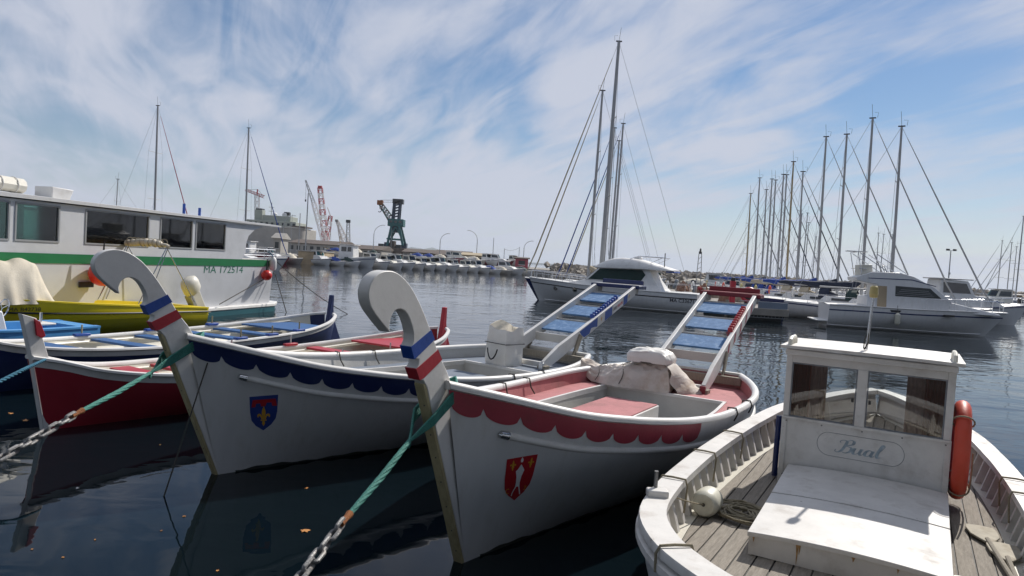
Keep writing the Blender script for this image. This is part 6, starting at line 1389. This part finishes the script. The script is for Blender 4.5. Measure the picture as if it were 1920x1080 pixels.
lattice('boom_section', P_(611, 455, 300)-v, P_(600, 352, 300)-v, 2.4, 1.7, 10, ['cranewhite', 'cranered'], o, .16); MB().box(P_(600, 351, 300)-v, (1.6, 1.2, 1.2)).build('boom_head', 'cranered', o); MB().box((.3, 0, 1.8), (6, 5, 3.0)).build('crane_body', 'cranered', o, bevel=.2)
for s_ in (-2, 2): MB().box((s_, 0, .3), (1.2, 6, 1.0)).build('crawler_track', 'black', o, bevel=.2)
o, v = crane_root('crawler_crane', 'crane with white lattice boom and jib leaning left over the shipyard', 607, 285)
lattice('boom_section', P_(608, 452, 285)-v, P_(588, 380, 285)-v, 2.0, 1.5, 7, ['cranewhite'], o, .11); lattice('jib_section', P_(588, 380, 285)-v, P_(573, 338, 285)-v, 1.2, .4, 5, ['lampgrey'], o, .09)
MB().tube([P_(574, 341, 285)-v, P_(573, 376, 285)-v], .06, 5).build('hoist_rope', 'darkrope', o); MB().box(P_(573, 376, 285)-v, (.5, .4, .9)).build('hook_block', 'black', o); MB().box((.5, 0, 1.6), (5, 4.5, 2.8)).build('crane_body', 'cranewhite', o, bevel=.2)
o, v = crane_root('crawler_crane', 'short crane with red lattice boom and thin tip right of the tall one', 618, 310)
lattice('boom_section', P_(611, 455, 310)-v, P_(620, 405, 310)-v, 2.2, 1.4, 5, ['cranered', 'cranewhite'], o, .15); MB().tube([P_(620, 405, 310)-v, P_(614, 389, 310)-v], .2, 6).build('jib', 'cranewhite', o); MB().tube([P_(620, 405, 310)-v, P_(620, 450, 310)-v], .07, 5).build('hoist_rope', 'darkrope', o); MB().box((0, 0, 1.6), (5, 4.5, 2.8)).build('crane_body', 'cranered', o, bevel=.2)
o, v = crane_root('mobile_crane', 'pale yellowish lattice crane leaning left beside the light tower', 652, 260)
lattice('boom_section', P_(652, 462, 260)-v, P_(632, 414, 260)-v, 2.2, .9, 6, ['cranewhite'], o, .12); lattice('strut', P_(641, 462, 260)-v, P_(632, 414, 260)-v, .8, .4, 5, ['cranewhite'], o, .08); MB().box(P_(631, 414, 260)-v, (.9, .7, .9)).build('boom_head', 'black', o); MB().box((0, 0, 1.4), (5, 3, 2.6)).build('crane_body', 'cranewhite', o, bevel=.2)
o, v = crane_root('light_tower', 'slender lattice light tower with dark lamp box on top', 653, 250); o['category'] = 'tower'; o['group'] = 'shipyard towers'
lattice('tower_section', (0, 0, 0), P_(653, 418, 250)-v, 1.6, .9, 7, ['lampgrey'], o, .09); MB().box(P_(653, 415, 250)-v, (1.5, 1.0, 1.0)).build('lamp_box', 'black', o)
o, v = crane_root('tower_crane', 'distant tower crane with red jib above the ferry roof', 482, 420)
lattice('tower_section', (0, 0, 0), P_(482, 366, 420)-v, 2.2, 2.2, 9, ['cranewhite'], o, .16); lattice('jib_section', P_(495, 369, 420)-v, P_(461, 356, 420)-v, 1.5, 1.2, 7, ['cranered'], o, .16); MB().tube([P_(482, 366, 420)-v, P_(483, 355, 420)-v], .4, 6).build('tower_top', 'cranered', o)
for px, py in ((495, 369), (461, 356)): MB().tube([P_(483, 355, 420)-v, P_(px, py, 420)-v], .08, 4).build('tie_rod', 'darkrope', o)
# teal dock crane
D = 240; o, v = crane_root('dock_crane', 'dark teal portal dock crane with lattice jib on the far quay', 741, D)
pp = lambda px, py, dy=0: P_(px, py, D)-v+Vector((0, dy, 0))
for px0, px1 in ((729, 736), (758, 750)):
    for dy in (-3.2, 3.2): MB().beam(pp(px0, 461, dy), pp(px1, 424, dy*.6), .75, .75, (0, 1, 0)).build('portal_leg', 'craneteal', o)
for dy in (-3.2, 3.2):
    MB().beam(pp(728, 448, dy), pp(757, 450, dy), .5, .5).build('portal_beam', 'craneteal', o); MB().beam(pp(730, 448, dy), pp(744, 426, dy*.6), .4, .4, (0, 1, 0)).build('portal_brace', 'craneteal', o); MB().beam(pp(757, 450, dy), pp(744, 426, dy*.6), .4, .4, (0, 1, 0)).build('portal_brace', 'craneteal', o)
c = pp(741, 436); mb = MB(); mb.lathe([(1.9, 0), (1.6, 2.2), (1.9, 2.4)], (c.x, 0, c.z), 14); mb.build('slewing_column', 'craneblue', o)
a, b = pp(728, 424), pp(758, 412); MB().box(((a.x+b.x)/2+.1, 0, (a.z+b.z)/2), (b.x-a.x, 4.6, b.z-a.z)).build('machine_house', 'craneteal', o, bevel=.15)
for k in range(3): MB().box((a.x+1.2+k*1.6, -2.36, (a.z+b.z)/2+.3), (.9, .1, .7)).build('house_window', 'glassdark', o)
for px0, px1 in ((737, 741), (748, 752)):
    for dy in (-1.4, 1.4): MB().beam(pp(px0, 412, dy), pp(px1-1, 379, dy*.8), .65, .65, (0, 1, 0)).build('tower_leg', 'craneblue', o)
for k in range(6): MB().beam(pp(737.5+k*.6, 408-k*5.4, -1.3), pp(749+k*.5, 405-k*5.4, -1.3), .4, .5).build('tower_rung', 'craneblue', o)
a = pp(747, 378); MB().box((a.x, 0, a.z), (3.6, 3, 1.6)).build('sheave_head', 'black', o, bevel=.1)
lattice('jib_section', pp(733, 411), pp(713, 381), 1.9, 1.1, 6, ['shedroof', 'craneteal'], o, .16); a = pp(713, 380); MB().box((a.x, 0, a.z), (2.0, 1.4, 1.6)).build('jib_head', 'rust', o, bevel=.1)
for dz in (0, .7): MB().tube([pp(713, 379)+Vector((0, 0, dz)), pp(747, 379)+Vector((0, 0, dz))], .06, 4).build('luffing_rope', 'darkrope', o)
MB().tube([pp(712, 382), pp(712, 391)], .07, 4).build('hoist_rope', 'darkrope', o); MB().tube([pp(712, 391)+Vector((.6*math.sin(q*.5), 0, -.6+.6*math.cos(q*.5))) for q in range(9)], .14, 6).build('hook', 'black', o)
a = pp(705, 463); b = pp(760, 452); dk_ = MB(); dk_.box(((a.x+b.x)/2, 0, (a.z-v.z+ .0+ a.z)/2+.0 if False else a.z/2), (b.x-a.x+1, 9, max(1, a.z))); dk_.build('crane_base', 'shedroof', o, bevel=.1)
for k in range(5): MB().box((a.x+2+k*2.0, -1, a.z+.6+.3*(k % 3)), (1.6, 3, 1.2+.6*(k % 3))).build('base_machinery', ['black', 'craneblue', 'shedroof'][k % 3], o)
# ================================================================== the quay the camera stands on; unseen trees added to block skylight from the bows
M['asphalt'] = pm('quay_asphalt', (.06, .058, .055), .9, .25, 2, .3, 40)
tag(MB().prism([(-70, 1.8, -1), (17, 1.8, -1), (17, 12.5, -1), (70, 12.5, -1), (70, -60, -1), (-70, -60, -1)], (0, 0, 2.0)).build('near_quay', 'asphalt', smooth=False), kind='structure')  # right arm is invented, put in to carry the light-blocking trees
random.seed(5)
def added_tree(label, x, y, h, seed):
    random.seed(seed); o = thing('added_tree', label, 'tree', (x, y, 1.0), 0, 'added unseen plane trees along the near quay')
    mb = MB(); mb.tube([(0, 0, 0), (.1, .05, h*.2), (-.05, .1, h*.36), (.1, .0, h*.5)], [.32, .26, .22, .15], 10)
    tips = []
    for k in range(9):
        a = 2*PI*k/9+random.random()*.5; r_ = random.uniform(2.2, 4.2); e = Vector((r_*math.cos(a), r_*math.sin(a), h*random.uniform(.55, .85))); s_ = Vector((0, .05, h*random.uniform(.3, .48))); mb.tube([s_, s_.lerp(e, .5)+Vector((0, 0, .4)), e], [.13, .08, .03], 6); tips.append(e)
    mb.build('trunk', 'greywood', o)
    mb = MB(); tips += [Vector((random.uniform(-3.8, 3.8), random.uniform(-3.6, 3.6), h*random.uniform(.32, .98))) for _ in range(38)]
    for t in tips:
        for _ in range(120):
            p = t+Vector((random.gauss(0, .75), random.gauss(0, .75), random.gauss(0, .6))); n = Vector((random.gauss(0, 1), random.gauss(0, 1), random.gauss(0, 1)+.6)).normalized(); u = n.orthogonal().normalized()*random.uniform(.16, .28); w = n.cross(u)
            mb.add([p-u, p-w*.7, p+u*.9, p+w*.7], [(0, 1, 2, 3)])
    mb.build('crown', M['foliage'], o, smooth=False)
M['foliage'] = pm('added_tree_leaf', (.06, .09, .025), .6, .3, .8)
for i, (x, y) in enumerate(((-19.5, -5), (-13, -4.5), (-6.4, -5.2), (.3, -4.6), (7.0, -5.2), (13.8, -4.2), (20.5, -1.5), (21.5, 4.5), (22.5, 10.2))): added_tree('added unseen plane tree on the near quay, %s from the left behind the viewer' % ordw(i), x, y, 13.5 if i < 6 else 16, 60+i)

# ================================================================== the air: thin haze over the whole harbour
hzm = bpy.data.materials.new('thin_haze'); hzm.use_nodes = True; ht_ = hzm.node_tree; ht_.nodes.clear()
pv = ht_.nodes.new('ShaderNodeVolumePrincipled'); pv.inputs['Color'].default_value = (.80, .87, .97, 1); pv.inputs['Density'].default_value = 1.4e-4; pv.inputs['Anisotropy'].default_value = .2
ho = ht_.nodes.new('ShaderNodeOutputMaterial'); ht_.links.new(pv.outputs[0], ho.inputs['Volume'])
hb = MB().box((0, 5800, 74), (18400, 12700, 152)).build('haze', hzm, smooth=False); tag(hb, 'thin pale sea haze over the harbour', 'haze', None, 'stuff')
